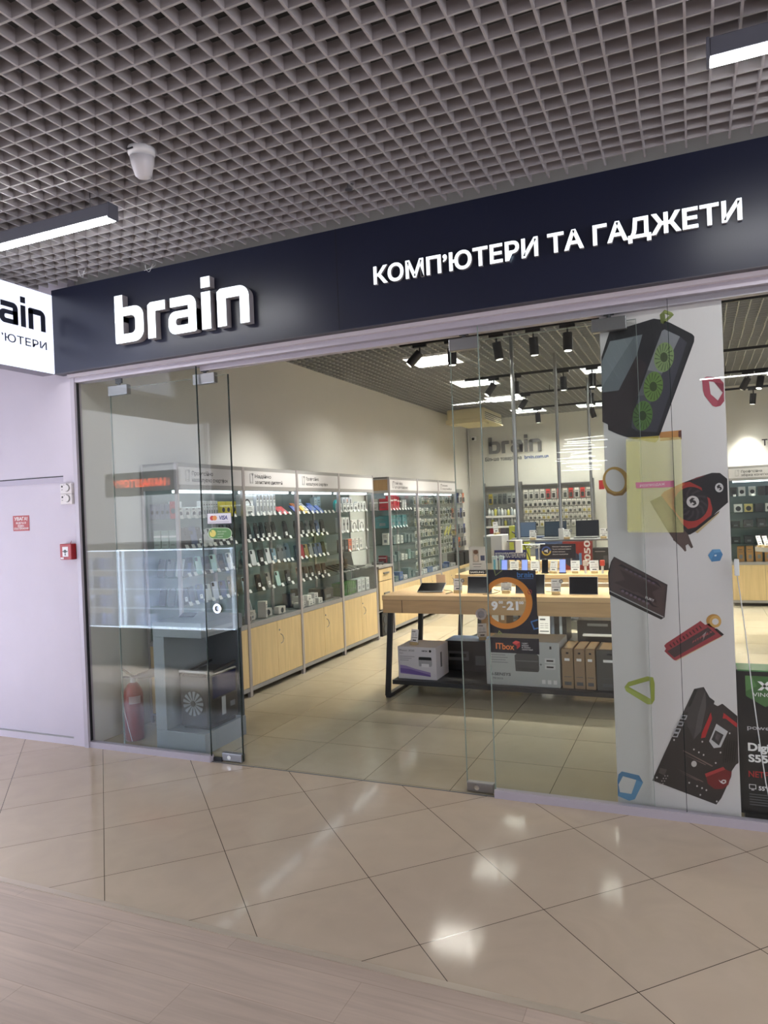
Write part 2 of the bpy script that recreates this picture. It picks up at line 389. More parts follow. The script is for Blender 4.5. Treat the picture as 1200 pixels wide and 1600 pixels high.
def slider(name, x0, x1, hang, lock, knob, dark):
    mb = MB().box(x0, x1, 0.034, 0.046, 0.012, 2.79, M_GLASS)
    for x, e in zip((x0, x1), dark): mb.box(x - e, x + e, 0.0335, 0.0465, 0.012, 2.79, EDGE if e > 0.002 else EDGE2)
    mb.box(x0, x1, 0.0335, 0.0465, 2.7885, 2.79, EDGE2)
    d = struct(mb, name)
    for hx in hang:
        h = MB().rbox(hx - 0.095, hx + 0.095, 0.018, 0.062, 2.74, 2.815, M_STEEL, 0.004).cyl((hx, 0.04, 2.81), (hx, 0.04, 2.85), 0.012, M_DARK).rbox(hx - 0.03, hx + 0.03, 0.03, 0.05, 2.83, 2.87, M_DARK, 0.003)
        h.build('door_hanger', d)
    k = MB().rbox(lock - 0.085, lock + 0.085, 0.018, 0.062, 0.010, 0.066, M_STEEL, 0.004).cyl((lock - 0.02, 0.012, 0.038), (lock - 0.02, 0.02, 0.038), 0.016, M_CHROME)
    k.build('door_lock', d)
    r = MB()
    for k in range(24):
        a, b = 2 * math.pi * k / 24, 2 * math.pi * (k + 1) / 24
        r.beam((knob + 0.028 * math.cos(a), 0.026, 1.11 + 0.028 * math.sin(a)), (knob + 0.028 * math.cos(b), 0.026, 1.11 + 0.028 * math.sin(b)), 0.016, 0.014, M_CHROME)
    r.cyl((knob, 0.03, 1.11), (knob, 0.05, 1.11), 0.02, M_STEEL)
    r.build('finger_pull', d)
    return d
slider('door_1', -4.14, -3.04, (-4.05, -3.24), -3.125, -3.20, (0.0012, 0.0025))
slider('door_2', -1.372, -0.275, (-1.28, -0.42), -1.285, -1.235, (0.0018, 0.0008))
mb = MB().rbox(-3.282, -3.21, 0.012, 0.03, 0, 0.03, M_DARK, 0.003)
g_ = mb.build('floor_guide'); tag(g_, 'small dark floor guide of the sliding door beside the left lock', 'door guide')
# fascia with its panels
mb = MB().box(-4.55, 6, -0.115, -0.03, 2.934, ZC - 0.02, M_NAVY)
for x in (-2.06, 0.44): mb.box(x - 0.0025, x + 0.0025, -0.1165, -0.11, 2.934, ZC - 0.02, M_INK)
mb.box(-4.55, 6, -0.118, -0.03, 2.930, 2.936, mat('fascia_under', (70, 68, 76), 0.6))
struct(mb, 'wall_fascia')
# opposite side of the corridor and far end, seen in the reflections only
struct(MB().box(-10, 6.2, -9.2, -9, 0, 4.2, mat('opposite_wall', (150, 146, 150), 0.6)), 'wall_opposite')
# ================================================================== signs on the front
def rr(x0, x1, y0, y1, r, n=6):
    out = []
    for cx, cyy, q, a0 in ((x0, y0, r[0], 180), (x1, y0, r[1], 270), (x1, y1, r[2], 0), (x0, y1, r[3], 90)):
        if q <= 0: out.append((cx, cyy)); continue
        ox = cx + q if cx == x0 else cx - q; oy = cyy + q if cyy == y0 else cyy - q
        out += [(ox + q * math.cos(math.radians(a0 + 90 * k / n)), oy + q * math.sin(math.radians(a0 + 90 * k / n))) for k in range(n + 1)]
    return out
def brain_letters():
    """the five letters as lists of [outline, hole...], x-height 1, each starting at x = 0, with its width"""
    w = 0.275; R = 0.3
    b = [[rr(0, 0.95, 0, 1, (0.04, R, R, 0)), rr(w, 0.95 - w, w * 0.9, 1 - w * 0.9, (0, 0.14, 0.14, 0))], [rr(0, w, 0.6, 1.36, (0, 0, 0, 0))]]
    r = [[[(0, 0), (w, 0), (w, 1 - w * 0.95), (0.62, 1 - w * 0.95), (0.62, 1), (0.1, 1), (0, 0.93)]]]
    a = [[rr(0.07, 0.97, 1 - w * 0.92, 1, (0, 0, 0.26, 0))], [rr(0.97 - w, 0.97, 0.05, 0.76, (0, 0, 0, 0))],
         [rr(0, 0.97, 0, 0.62, (0.24, 0.06, 0, 0.24)), rr(w * 0.95, 0.97 - w, w * 0.82, 0.62 - w * 0.72, (0.08, 0, 0, 0.08))]]
    i = [[rr(0, w, 0, 1, (0, 0, 0, 0))], [rr(0, w, 1.11, 1.40, (0, 0, 0, 0))]]
    n = [[rr(0, w, 0, 0.93, (0, 0, 0, 0))], [[(0, 0.93), (0, 1 - w), (0.96 - w - 0.001, 1 - w), (0.96 - w, 0), (0.96, 0)] + rr(0, 0.96, 0, 1, (0, 0, R, 0))[2:-1] + [(0.1, 1)]]]
    return [(b, 0.95), (r, 0.62), (a, 0.97), (i, w), (n, 0.96)]
BL = brain_letters()
def brain(parent_mb, mt, fr, xh, depth=0.0, side=None, gap=0.14):
    """the whole word in one mesh, for small copies of it"""
    x = 0; o, ax, ay = (Vector(q) for q in fr)
    for g, wd in BL:
        for loops in g: parent_mb.shape([[(p[0] * xh, p[1] * xh) for p in l] for l in loops], mt, (o + ax * (x * xh), ax, ay), depth, side)
        x += wd + gap
    return (x - gap) * xh
YF = -0.115                                                      # face of the fascia
YB = YF - 0.06
sign = thing('storefront_sign', 'large white backlit letters reading brain on the dark navy fascia', 'sign', at(181, 538, YB))
base = at(181, 538, YB)
for (g, wd), (xa, xb) in zip(BL, ((180.4, 225), (231.5, 259.3), (264, 307.8), (316.3, 330.6), (340.8, 391))):
    A = at(xa, 520, YB).x - base.x; B = at(xb, 520, YB).x - base.x
    mb = MB()
    for loops in g:
        mb.shape([[(A + p[0] * (B - A) / wd, p[1] * 0.258) for p in l] for l in loops], M_SIGNFACE, ((0, 0, 0), (1, 0, 0), (0, 0, 1)), 0.055, M_SIGNSIDE)
    mb.build('letter', sign)
p0 = at(584, 444, YF - 0.022); p1 = at(1160, 338, YF - 0.022)
sign2 = thing('storefront_sign', 'small white backlit Cyrillic lettering at the right of the navy fascia', 'sign', p0)
gl, tw, th = glyphs('КОМП’ЮТЕРИ ТА ГАДЖЕТИ', 0.028)
kx = (p1.x - p0.x) / tw; ky = 0.1035 / 0.727
for loops in gl:
    MB().shape([[(p[0] * kx, p[1] * ky) for p in l] for l in loops], M_SIGNFACE, ((0, 0, 0), (1, 0, 0), (0, 0, 1)), 0.022, M_SIGNSIDE).build('letter', sign2)
# blade sign at the left
bs = thing('blade_sign', 'projecting white lightbox sign with black lettering above the plain pale wall', 'sign', (-4.55, -0.112, 2.93))
mb = MB().box(-0.13, -0.002, -1.12, 0.0, 0.0, 0.62, mat('lightbox_body', (120, 116, 128), 0.5))
mb.build('housing', bs)
MB().box(-0.002, 0.004, -1.118, -0.002, 0.004, 0.616, M_LIGHTBOX).build('lit_face', bs)
mb = MB(); FR = ((0.006, -0.772, 0.312), (0, 1, 0), (0, 0, 1))
brain(mb, mat('navy_ink', (30, 34, 50), 0.5), FR, 0.161)
mb.text('КОМП’ЮТЕРИ', MATS['navy_ink'], ((0.006, -0.785, 0.178), (0, 1, 0), (0, 0, 1)), h=0.058, w=0.715, bold=0.01)
mb.build('lettering', bs)
# ================================================================== corridor ceiling
def linear_lamp(x0, x1, y, z, label, group=None):
    t = thing('linear_lamp', label, 'ceiling light', ((x0 + x1) / 2, y, z), 0, group); h = (x1 - x0) / 2
    MB().rbox(-h, h, -0.035, 0.035, 0.012, 0.085, mat('lamp_housing', (92, 94, 104), 0.5), 0.004).rbox(-h - 0.012, -h, -0.038, 0.038, 0.0, 0.088, MATS['lamp_housing'], 0.003).rbox(h, h + 0.012, -0.038, 0.038, 0.0, 0.088, MATS['lamp_housing'], 0.003).build('housing', t)
    MB().rbox(-h, h, -0.03, 0.03, 0, 0.012, M_LIT, 0.003).build('diffuser', t)
    for s in (-0.8, 0.8): MB().cyl((h * s, 0, 0.085), (h * s, 0, 0.19), 0.003, M_STEEL, 6).build('suspension_wire', t)
    return t
linear_lamp(-4.5, -2.93, -1.15, 3.45, 'lit linear lamp hanging under the corridor grid near the projecting lightbox')
linear_lamp(0.11, 3.0, -1.16, 3.45, 'lit linear lamp at the upper right edge of the corridor ceiling')
for x0, x1, y in ((-5.85, -2.93, -7.0), (0.11, 3.0, -7.0)):
    linear_lamp(x0, x1, y, 3.45, 'further linear lamp of the corridor behind the viewer', 'corridor lamps behind the viewer')
dt = thing('dome_detector', 'white dome camera under the corridor ceiling grid', 'security camera', (-2.46, -1.43, ZC))
MB().lathe([(0.0, -0.03), (0.062, -0.03), (0.066, -0.02), (0.066, 0.004), (0.0, 0.004)], M_WHITE).build('base', dt)
mb = MB(); mb.lathe([(0.0, -0.135), (0.025, -0.134), (0.04, -0.122), (0.054, -0.07), (0.06, -0.03), (0.0, -0.03)], mat('dome_white', (214, 212, 216), 0.35)); mb.build('shroud', dt, rot=(0.18, 0.1, 0))
MB().rbox(-0.03, 0.006, -0.069, -0.064, -0.022, -0.014, M_DARK, 0.001).build('marking', dt)
sp = thing('sprinkler_head', 'tiny metal sprinkler head poking through the corridor ceiling grid', 'sprinkler', (-1.73, -0.59, ZC))
MB().cyl((0, 0, 0.03), (0, 0, -0.02), 0.008, M_STEEL, 8).cyl((0, 0, -0.02), (0, 0, -0.024), 0.022, M_STEEL, 10).cyl((0.02, 0, 0.0), (0.02, 0, 0.004), 0.012, M_STEEL, 8).build('head', sp)
mb = MB()
for k, (x, y) in enumerate(((-4.05, -0.28), (-3.55, -0.14))):
    pts = [(x + 0.035 * math.sin(a * 1.1) * (1 + 0.2 * k), y + 0.02 * math.cos(a * 1.7), ZC + 0.02 - 0.06 * math.sin(a / 2) ** 2) for a in [i * 0.45 for i in range(22)]]
    w_ = MB().tube(pts, 0.0022, M_WHITE, 5).build('loose_wire')
    tag(w_, ('thin white loop of wire dangling from the grid above the lightbox', 'thin white curl of wire lying on the grid edge above the big letters')[k], 'wire')
# ================================================================== on the plain wall
fc = thing('fire_call_point', 'red fire call point box on the pale wall beside the jamb', 'fire alarm', (-4.555, -0.02, 1.545))
MB().rbox(-0.06, 0.06, -0.055, 0, -0.062, 0.062, M_RED, 0.005).build('housing', fc)
MB().rbox(-0.03, 0.03, -0.058, -0.054, -0.038, 0.04, M_WHITE, 0.002).build('front_plate', fc)
MB().cyl((0, -0.058, 0.004), (0, -0.061, 0.004), 0.013, M_BLACK, 12).box(-0.026, 0.026, -0.0605, -0.058, 0.0, 0.007, M_BLACK).box(-0.004, 0.004, -0.0605, -0.058, -0.028, -0.012, M_BLACK).build('push_button', fc)
MB().box(-0.052, -0.02, -0.0565, -0.055, -0.056, -0.044, M_PAPER).build('label_strip', fc)
MB().tube([(0.02, -0.02, 0.06), (0.024, -0.018, 0.075), (0.03, -0.02, 0.085)], 0.002, M_RED, 5).build('wire', fc)
for k in (0, 1):
    z = 2.043 - 0.0835 * k
    sw = thing('wall_dial_switch', ('upper', 'lower')[k] + ' of the two small white dial boxes stacked on the pale wall', 'switch', (-4.553, -0.02, z))
    MB().rbox(-0.06, 0.06, -0.03, 0, -0.041, 0.041, mat('aged_white', (214, 208, 208), 0.45), 0.005).build('housing', sw)
    MB().cyl((0.014, -0.03, 0.004), (0.014, -0.04, 0.004), 0.026, MATS['aged_white'], 20).build('dial', sw)
    mb = MB()
    for q in range(20):
        a, b = 2 * math.pi * q / 20, 2 * math.pi * (q + 1) / 20
        mb.beam((0.014 + 0.028 * math.cos(a), -0.031, 0.004 + 0.028 * math.sin(a)), (0.014 + 0.028 * math.cos(b), -0.031, 0.004 + 0.028 * math.sin(b)), 0.003, 0.003, M_GREYINK)
    mb.box(-0.045, -0.03, -0.031, -0.03, 0.01, 0.024, M_INK).box(-0.045, -0.032, -0.031, -0.03, -0.01, -0.006, M_INK).box(-0.02, -0.012, -0.031, -0.03, 0.026, 0.03, M_INK).box(0.006, 0.014, -0.031, -0.03, 0.034, 0.037, M_INK)
    mb.build('markings', sw)
ws = thing('warning_sign', 'small red warning notice with white lettering on the pale wall', 'sign', (-5.115, 0.0, 1.785))
MB().box(-0.092, 0.092, -0.003, 0, -0.064, 0.062, M_RED).build('plate', ws)
mb = MB()
for s_, z, h, w in (('УВАГА!', 0.022, 0.028, 0.15), ('ВЕДЕТЬСЯ', -0.006, 0.015, 0.115), ('ВІДЕО-', -0.03, 0.015, 0.075), ('СПОСТЕРЕЖЕННЯ', -0.052, 0.015, 0.165)):
    mb.text(s_, M_PAPER, FRONT(0, -0.0036, z), h=h, w=w, bold=0.02, align='c')
mb.build('lettering', ws)
# ================================================================== prints and stickers on the glass
YP = 0.0085
class Flat:
    """layered flat print: every layer lies 0.25 mm in front of the one below it, on the inside of the glass or on a board"""
    def __init__(s, y): s.mb = MB(); s.y = y
    def q(s, loops, rgb, rough=0.5):
        s.mb.shape(loops, rgbm(rgb, rough), ((0, s.y, 0), (1, 0, 0), (0, 0, 1))); s.y -= 0.00025; return s
    def px(s, pts, rgb, *holes):
        return s.q([[(p.x, p.z) for p in (at(a, b, s.y0) for a, b in l)] for l in (pts,) + holes], rgb)
    y0 = YP
    def end(s, name, label, cat='sticker', group=None):
        c = Vector((sum(v[0] for v in s.mb.v) / len(s.mb.v), s.y0, min(v[2] for v in s.mb.v)))
        s.mb.v = [(v[0] - c.x, v[1] - c.y, v[2] - c.z) for v in s.mb.v]
        o = s.mb.build(name, loc=c); return tag(o, label, cat, group)
def ell(cx, cy_, rx, ry, n=28, a0=0, a1=360, t=0):
    t = math.radians(t); out = []
    for k in range(n):
        a = math.radians(a0 + (a1 - a0) * k / (n if a1 - a0 == 360 else n - 1)); x, y = rx * math.cos(a), ry * math.sin(a)
        out.append((cx + x * math.cos(t) - y * math.sin(t), cy_ + x * math.sin(t) + y * math.cos(t)))
    return out
# white promotional board behind the right pane
YBD = 0.064
bd = thing('promotional_board', 'tall white vinyl covered board standing behind the right hand glass', 'board', (-0.16, YBD, 0))
xa, xb = at(938.5, 560, YBD).x + 0.16, at(1140, 800, YBD).x + 0.16
MB().rbox(xa, xb, 0, 0.05, 0.0, 2.93, M_BOARD, 0.002).build('panel', bd)
Flat.y0 = YBD
def board_flat(): f = Flat(YBD - 0.0012); return f
def sc(pts, ox, oy, k): return [(ox + x / k, oy + y / k) for x, y in pts]
# computer case print (traced on a crop with origin 940,480 and 6 px per px)
S6 = lambda pts: sc(pts, 940, 480, 6.0)
f = board_flat()
f.px(S6([(-2, 470), (72, 235), (490, 107), (560, 118), (640, 145), (850, 252), (870, 275), (868, 320), (560, 1160), (540, 1205), (350, 1218), (240, 1220), (150, 1190), (62, 1150), (58, 1100), (8, 1075), (2, 800)]), (26, 27, 33))
f.px(S6([(2, 510), (78, 320), (383, 256), (330, 450), (160, 780), (10, 800)]), (104, 112, 118))
f.px(S6([(2, 760), (40, 690), (300, 285), (78, 320), (2, 510)]), (122, 130, 136))
f.px(S6([(4, 800), (160, 780), (330, 450), (420, 540), (240, 1195), (150, 1180), (62, 1140), (58, 1095), (8, 1070)]), (42, 34, 38))
f.px(S6([(565, 225), (590, 208), (735, 276), (640, 470), (560, 640), (480, 860), (330, 1160), (280, 1130), (285, 1050), (410, 640)]), (74, 76, 84))
f.px(S6([(566, 224), (590, 208), (735, 276), (690, 372), (575, 620), (430, 590)]), (122, 124, 130))
f.px(S6([(430, 590), (575, 620), (500, 820), (340, 830)]), (92, 94, 100))
f.px(S6([(735, 276), (800, 330), (520, 1170), (330, 1165), (480, 860), (560, 640)]), (58, 58, 68))
f.px(S6([(800, 330), (850, 300), (560, 1150), (520, 1170)]), (36, 36, 42))
for cx, cyy, rx, ry, col in ((585, 470, 92, 140, (118, 140, 92)), (485, 745, 90, 142, (96, 126, 62)), (385, 1018, 92, 140, (78, 112, 56))):
    f.px(S6(ell(cx, cyy, rx, ry, 30, t=8)), col)
    for k in range(16):
        a = math.radians(k * 22.5); b = a + 0.10
        f.px(S6([(cx + 40 * math.cos(a), cyy + 56 * math.sin(a)), (cx + 86 * math.cos(a + .25), cyy + 128 * math.sin(a + .25)), (cx + 86 * math.cos(b + .25), cyy + 128 * math.sin(b + .25)), (cx + 40 * math.cos(b), cyy + 56 * math.sin(b))]), tuple(int(c * 0.62) for c in col)); f.y += 0.00025
    f.y -= 0.00025
    f.px(S6(ell(cx, cyy, 36, 46)), tuple(int(c * 0.55) for c in col))
f.px(S6([(240, 1222), (350, 1219), (540, 1206), (535, 1240), (505, 1270), (330, 1240)]), (176, 162, 78))
f.end('computer_case_print', 'large dark computer tower print with three green fans on the white board', 'picture')
def ringp(pts_out, pts_in, col, name, label, shade=None, S=None):
    f = board_flat()
    f.px(S(pts_out) if S else pts_out, col, S(pts_in) if S else pts_in)
    if shade:
        for sp_, c in shade: f.px(S(sp_) if S else sp_, c)
    f.end(name, label, 'picture')
ringp([(545, 70), (590, 25), (660, 50), (678, 72), (640, 110), (575, 160), (555, 145)], [(592, 62), (635, 78), (598, 112)], (118, 128, 70), 'triangle_print', 'small olive green triangle print at the top of the white board', [([(590, 25), (660, 50), (678, 72), (590, 50)], (140, 150, 84)), ([(545, 70), (590, 50), (598, 112), (575, 160), (555, 145)], (98, 108, 56))], S6)
ringp([(942, 680), (985, 650), (1100, 662), (1145, 710), (1150, 880), (1115, 925), (1070, 936), (1040, 925), (965, 830), (950, 780)], [(1006, 695), (1055, 702), (1135, 800), (1090, 875), (1022, 815)], (152, 62, 78), 'angular_ring_print', 'red angular ring print near the right edge of the white board', [([(942, 680), (985, 650), (1003, 668), (1018, 815), (1090, 890), (1070, 936), (1040, 925), (965, 830), (950, 780)], (166, 74, 90)), ([(1055, 702), (1145, 720), (1146, 800), (1135, 800)], (122, 44, 60))], S6)
ringp([(540, 1172), (748, 1152), (750, 1238), (548, 1255)], [(543, 1250), (546, 1252), (545, 1251)], (186, 132, 76), 'square_tube_print', 'small orange bar print under the computer tower print', [([(720, 1160), (748, 1155), (750, 1236), (720, 1215)], (92, 52, 48))], S6)
f = board_flat(); c1 = at(963, 752, YBD)
f.px(ell(962.5, 752, 20.5, 23, 36, t=-25), (176, 138, 68), ell(961, 751, 14.5, 18, 36, t=-25))
f.px([(946, 764), (960, 772), (972, 770), (981, 757), (984, 762), (973, 774), (960, 775), (949, 770)], (142, 104, 48))
f.end('round_ring_print', 'golden brown round ring print at the left edge of the white board', 'picture')
# graphics card (crop origin 1000,720 at 8 px per px)
S8 = lambda pts: sc(pts, 1000, 720, 8.0)
f = board_flat()
f.px(S8([(262, 430), (300, 385), (520, 280), (720, 205), (900, 150), (1000, 152), (1090, 225), (1100, 520), (960, 640), (900, 700), (720, 850), (600, 930), (470, 1000), (420, 1000)]), (34, 30, 34))
f.px(S8([(125, 505), (265, 440), (330, 520), (540, 850), (600, 920), (665, 1080), (640, 1095), (600, 1040), (570, 1060), (580, 1125), (560, 1135), (525, 1090), (440, 1010), (340, 870), (165, 580)]), (86, 70, 66))
f.px(S8([(180, 560), (270, 520), (420, 790), (350, 850)]), (112, 96, 84))
f.px(S8([(262, 430), (300, 385), (520, 280), (620, 262), (760, 330), (860, 420), (905, 600), (890, 680), (790, 760), (700, 830), (600, 852), (530, 790), (400, 600)]), (158, 50, 44))
f.px(S8(ell(640, 540, 215, 215, 32)), (34, 28, 32))
f.px(S8(ell(930, 330, 160, 150, 26)), (28, 26, 30))
for k in range(11):
    a = math.radians(k * 33); q = lambda r, t: (640 + r * math.cos(a + t), 540 + r * math.sin(a + t))
    f.px(S8([q(85, 0), q(140, 0.18), q(200, 0.55), q(205, 0.75), q(140, 0.42), q(85, 0.25)]), (58, 50, 54)); f.y += 0.00025
f.y -= 0.00025
f.px(S8(ell(660, 512, 78, 74)), (206, 200, 200)); f.px(S8(ell(990, 335, 52, 58)), (200, 196, 198))
for cx, cyy, k in ((660, 512, 1.0), (990, 335, 0.72)):
    f.px(S8([(cx + k * x, cyy + k * y) for x, y in ((-45, -20), (-10, -52), (30, -40), (0, -25), (35, -10), (48, 25), (18, 48), (-12, 40), (20, 20), (-8, 5), (-25, 25))]), (40, 34, 36))
f.px(S8([(690, 890), (985, 640), (990, 655), (720, 905)]), (188, 168, 128)); f.px(S8([(600, 900), (690, 850), (1000, 620), (985, 645), (700, 880), (620, 925)]), (26, 22, 24))
f.px(S8([(700, 210), (820, 180), (780, 200), (640, 250)]), (120, 50, 56))
f.px(S8([(262, 430), (300, 385), (545, 270), (560, 300), (330, 420), (420, 600), (400, 610)]), (186, 96, 58))
f.end('graphics_card_print', 'red and black graphics card print with two fans on the white board', 'picture')
# yellow reflection in the right pane, imitated by a translucent tinted sheet
m_ys = bpy.data.materials.new('yellow_reflection'); m_ys.use_nodes = True; nt = m_ys.node_tree; b_ = nt.nodes['Principled BSDF']
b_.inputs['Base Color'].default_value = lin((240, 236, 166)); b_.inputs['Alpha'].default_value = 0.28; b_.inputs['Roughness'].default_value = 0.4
MATS['yellow_reflection'] = m_ys
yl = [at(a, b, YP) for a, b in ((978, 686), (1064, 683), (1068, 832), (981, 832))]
ys = thing('yellow_reflection_sheet', 'pale yellow reflection on the glass before the white board, modelled as a translucent sheet', 'sticker', (yl[3].x, YP, yl[3].z))
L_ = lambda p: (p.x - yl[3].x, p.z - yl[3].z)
MB().shape([[L_(p) for p in yl]], m_ys, ((0, 0, 0), (1, 0, 0), (0, 0, 1)), 0.0006).build('reflection_sheet', ys)
MB().shape([[L_(at(a, b, YP)) for a, b in ((979, 728), (980, 829), (1003, 829), (999, 690), (978, 690))]], m_ys, ((0, -0.001, 0), (1, 0, 0), (0, 0, 1)), 0.0004).build('pale_reflection_strip', ys)  # paler left part of the reflection, a second tinted layer
mb = MB().shape([[L_(at(a, b, YP)) for a, b in ((993, 754), (1053, 751), (1053, 761), (994, 763))]], rgbm((206, 120, 150)), ((0, -0.0018, 0), (1, 0, 0), (0, 0, 1)), 0.0004)
q = L_(at(1000, 761, YP)); mb.text('РОЗПРОДАЖ', M_PAPER, ((q[0], -0.0024, q[1]), (1, 0, 0.03), (0, 0, 1)), w=0.13, h=0.013)
mb.build('pink_reflection_strip', ys)  # pink banner within the reflection, put in as a coloured strip
# drive (crop origin 940,860 at 10 px per px)
S10 = lambda pts: sc(pts, 940, 860, 10.0)
f = board_flat()
f.px(S10([(195, 98), (1030, 535), (985, 1045), (930, 1080), (120, 690), (100, 350), (145, 180)]), (30, 24, 26))
f.px(S10([(195, 105), (1020, 540), (975, 1035), (125, 620), (120, 400), (150, 200)]), (74, 60, 60))
f.px(S10([(205, 150), (985, 560), (945, 985), (150, 590)]), (80, 64, 62))
f.px(S10([(280, 290), (560, 430), (640, 470), (910, 590), (790, 650), (880, 850), (640, 700), (560, 650), (500, 650), (190, 500), (370, 460)]), (64, 46, 46))
for pts in ([(260, 230), (310, 215), (880, 505), (940, 590), (860, 530), (300, 250)], [(190, 530), (280, 600), (330, 600), (760, 790), (820, 860), (910, 890), (800, 880), (740, 820), (300, 620)]): f.px(S10(pts), (40, 26, 34))
for k in range(7): f.px(S10(ell(330 + k * 65, 635 + k * 32, 26, 20, 10, t=25)), (112, 92, 108)); f.y += 0.00025
for k in range(7): f.px(S10(ell(390 + k * 70, 300 + k * 35, 28, 14, 10, t=25)), (100, 84, 100)); f.y += 0.00025
f.y -= 0.00025
f.px(S10([(125, 622), (975, 1036), (965, 1050), (125, 640)]), (170, 168, 168))
a_ = at(1008.5, 935, YBD); b2 = at(1022, 940.5, YBD)
f.mb.text('FURY', rgbm((210, 206, 208)), ((a_.x, f.y, a_.z), tuple((b2 - a_).normalized()), (0.15, 0, 1)), w=(b2 - a_).length, h=0.014, bold=0.02)
f.end('drive_print', 'dark brown solid state drive print on the left of the white board', 'picture')
# memory module (crop origin 1010,940 at 8)
S8b = lambda pts: sc(pts, 1010, 940, 8.0)
f = board_flat()
f.px(S8b([(225, 620), (245, 590), (222, 550), (250, 520), (640, 265), (675, 240), (735, 290), (790, 270), (850, 325), (960, 410), (945, 430), (365, 735), (345, 730)]), (150, 56, 64))
f.px(S8b([(260, 620), (770, 320), (865, 405), (350, 700)]), (70, 54, 56))
for k in range(10):
    x, y = 285 + k * 41, 540 - k * 26
    f.px(S8b([(x, y), (x + 14, y - 10), (x + 40, y + 28), (x + 26, y + 36)]), (70, 24, 32)); f.y += 0.00025
f.y -= 0.00025
f.px(S8b([(845, 340), (880, 335), (970, 410), (940, 432)]), (42, 34, 36)); f.px(S8b([(365, 735), (945, 428), (948, 436), (375, 742)]), (205, 180, 140))
f.px(S8b([(700, 420), (750, 370), (735, 420), (700, 500), (715, 450)]), (150, 144, 148))
a_ = at(1082, 1005, YBD); b2 = at(1113, 988, YBD)
f.mb.text('HYPERX', rgbm((196, 86, 92)), ((a_.x, f.y, a_.z), tuple((b2 - a_).normalized()), (0.3, 0, 1)), w=(b2 - a_).length, h=0.016)
f.end('memory_module_print', 'red finned memory module print on the white board', 'picture')
f = board_flat()
f.px(S8b(ell(840, 240, 92, 84, 28)), (178, 130, 64), S8b(ell(862, 250, 42, 40, 20)))
f.px(S8b(ell(862, 248, 74, 76, 28)), (204, 160, 92), S8b(ell(862, 250, 42, 40, 20)))
f.end('cylinder_ring_print', 'small gold cylinder ring print overlapping the red memory module print', 'picture')
f = board_flat(); S8c = S8
f.px(S8([(850, 1180), (905, 1108), (1000, 1105), (1035, 1170), (1000, 1250), (895, 1262)]), (72, 124, 172))
f.px(S8([(905, 1108), (1000, 1105), (1015, 1140), (930, 1150)]), (104, 156, 200)); f.px(S8([(850, 1180), (905, 1108), (930, 1150), (890, 1230), (895, 1262)]), (84, 140, 188)); f.px(S8([(930, 1175), (958, 1172), (955, 1192), (932, 1194)]), (210, 222, 232))
f.end('cube_print', 'small blue hexagonal block print near the right edge of the white board', 'picture')
S33 = lambda pts: sc(pts, 920, 840, 3.333)
ringp([(186, 778), (205, 752), (305, 722), (335, 728), (343, 760), (343, 845), (328, 868), (305, 868), (195, 800)], [(208, 776), (315, 745), (322, 840)], (150, 160, 66), 'triangle_print', 'large lime green triangle outline print on the lower left of the white board', [([(186, 778), (205, 785), (322, 842), (328, 868), (305, 868), (195, 800)], (168, 178, 86))], S33)
ringp([(150, 1262), (155, 1232), (172, 1217), (262, 1238), (283, 1275), (240, 1362), (210, 1370), (152, 1345)], [(155, 1285), (178, 1242), (248, 1262), (222, 1335), (162, 1325)], (72, 124, 168), 'square_print', 'blue rounded square outline print at the foot of the white board', [([(240, 1362), (283, 1275), (248, 1262), (222, 1335), (160, 1326), (152, 1345), (210, 1370)], (96, 150, 192))], S33)
# motherboard (crop origin 1010,1060 at 7.5)
S7 = lambda pts: sc(pts, 1010, 1060, 7.5)
f = board_flat()
f.px(S7([(560, 122), (672, 100), (740, 220), (800, 265), (790, 300), (835, 325), (890, 295), (1066, 440), (1080, 990), (1050, 1010), (1000, 1085), (995, 1150), (880, 1400), (820, 1478), (70, 1195), (100, 1120), (420, 420)]), (52, 46, 46))
f.px(S7([(560, 122), (672, 100), (700, 330), (555, 715), (470, 520), (490, 380), (430, 420)]), (66, 62, 62))
f.px(S7([(672, 100), (740, 220), (800, 265), (690, 350)]), (46, 44, 46)); f.px(S7([(690, 130), (700, 330), (640, 620), (555, 715), (610, 400)]), (84, 80, 80))
f.px(S7([(560, 130), (600, 130), (515, 330), (485, 330)]), (32, 30, 32))
f.px(S7([(755, 395), (770, 470), (690, 690), (640, 700), (650, 640)]), (176, 42, 46)); f.px(S7([(905, 402), (1062, 525), (1060, 575), (930, 470), (893, 468)]), (180, 44, 48))
f.px(S7([(820, 530), (955, 620), (870, 805), (790, 815), (735, 735)]), (190, 188, 190)); f.px(S7([(808, 605), (905, 660), (850, 785), (762, 715)]), (58, 54, 56)); f.px(S7([(825, 640), (870, 668), (840, 735), (800, 700)]), (84, 76, 78))
for y_, x_ in ((425, 410), (500, 372), (580, 335), (630, 312)): f.px(S7([(x_, y_), (x_ + 72, y_ + 6), (x_ + 52, y_ + 58), (x_ - 18, y_ + 50)]), (176, 176, 180)); f.px(S7([(x_ + 12, y_ + 12), (x_ + 56, y_ + 16), (x_ + 42, y_ + 46), (x_, y_ + 40)]), (50, 48, 50))
for pts in ([(420, 840), (450, 845), (780, 1020), (770, 1032)], [(430, 880), (690, 1012), (700, 1005)], [(350, 1050), (670, 1205), (660, 1212)], [(380, 1085), (600, 1195), (605, 1188)]): f.px(S7(pts), (122, 104, 98))
for k in range(6): f.px(S7([(920 + k * 26, 690 + k * 8), (932 + k * 26, 692 + k * 8), (905 + k * 26, 985 - k * 2), (893 + k * 26, 985 - k * 2)]), (34, 30, 30))
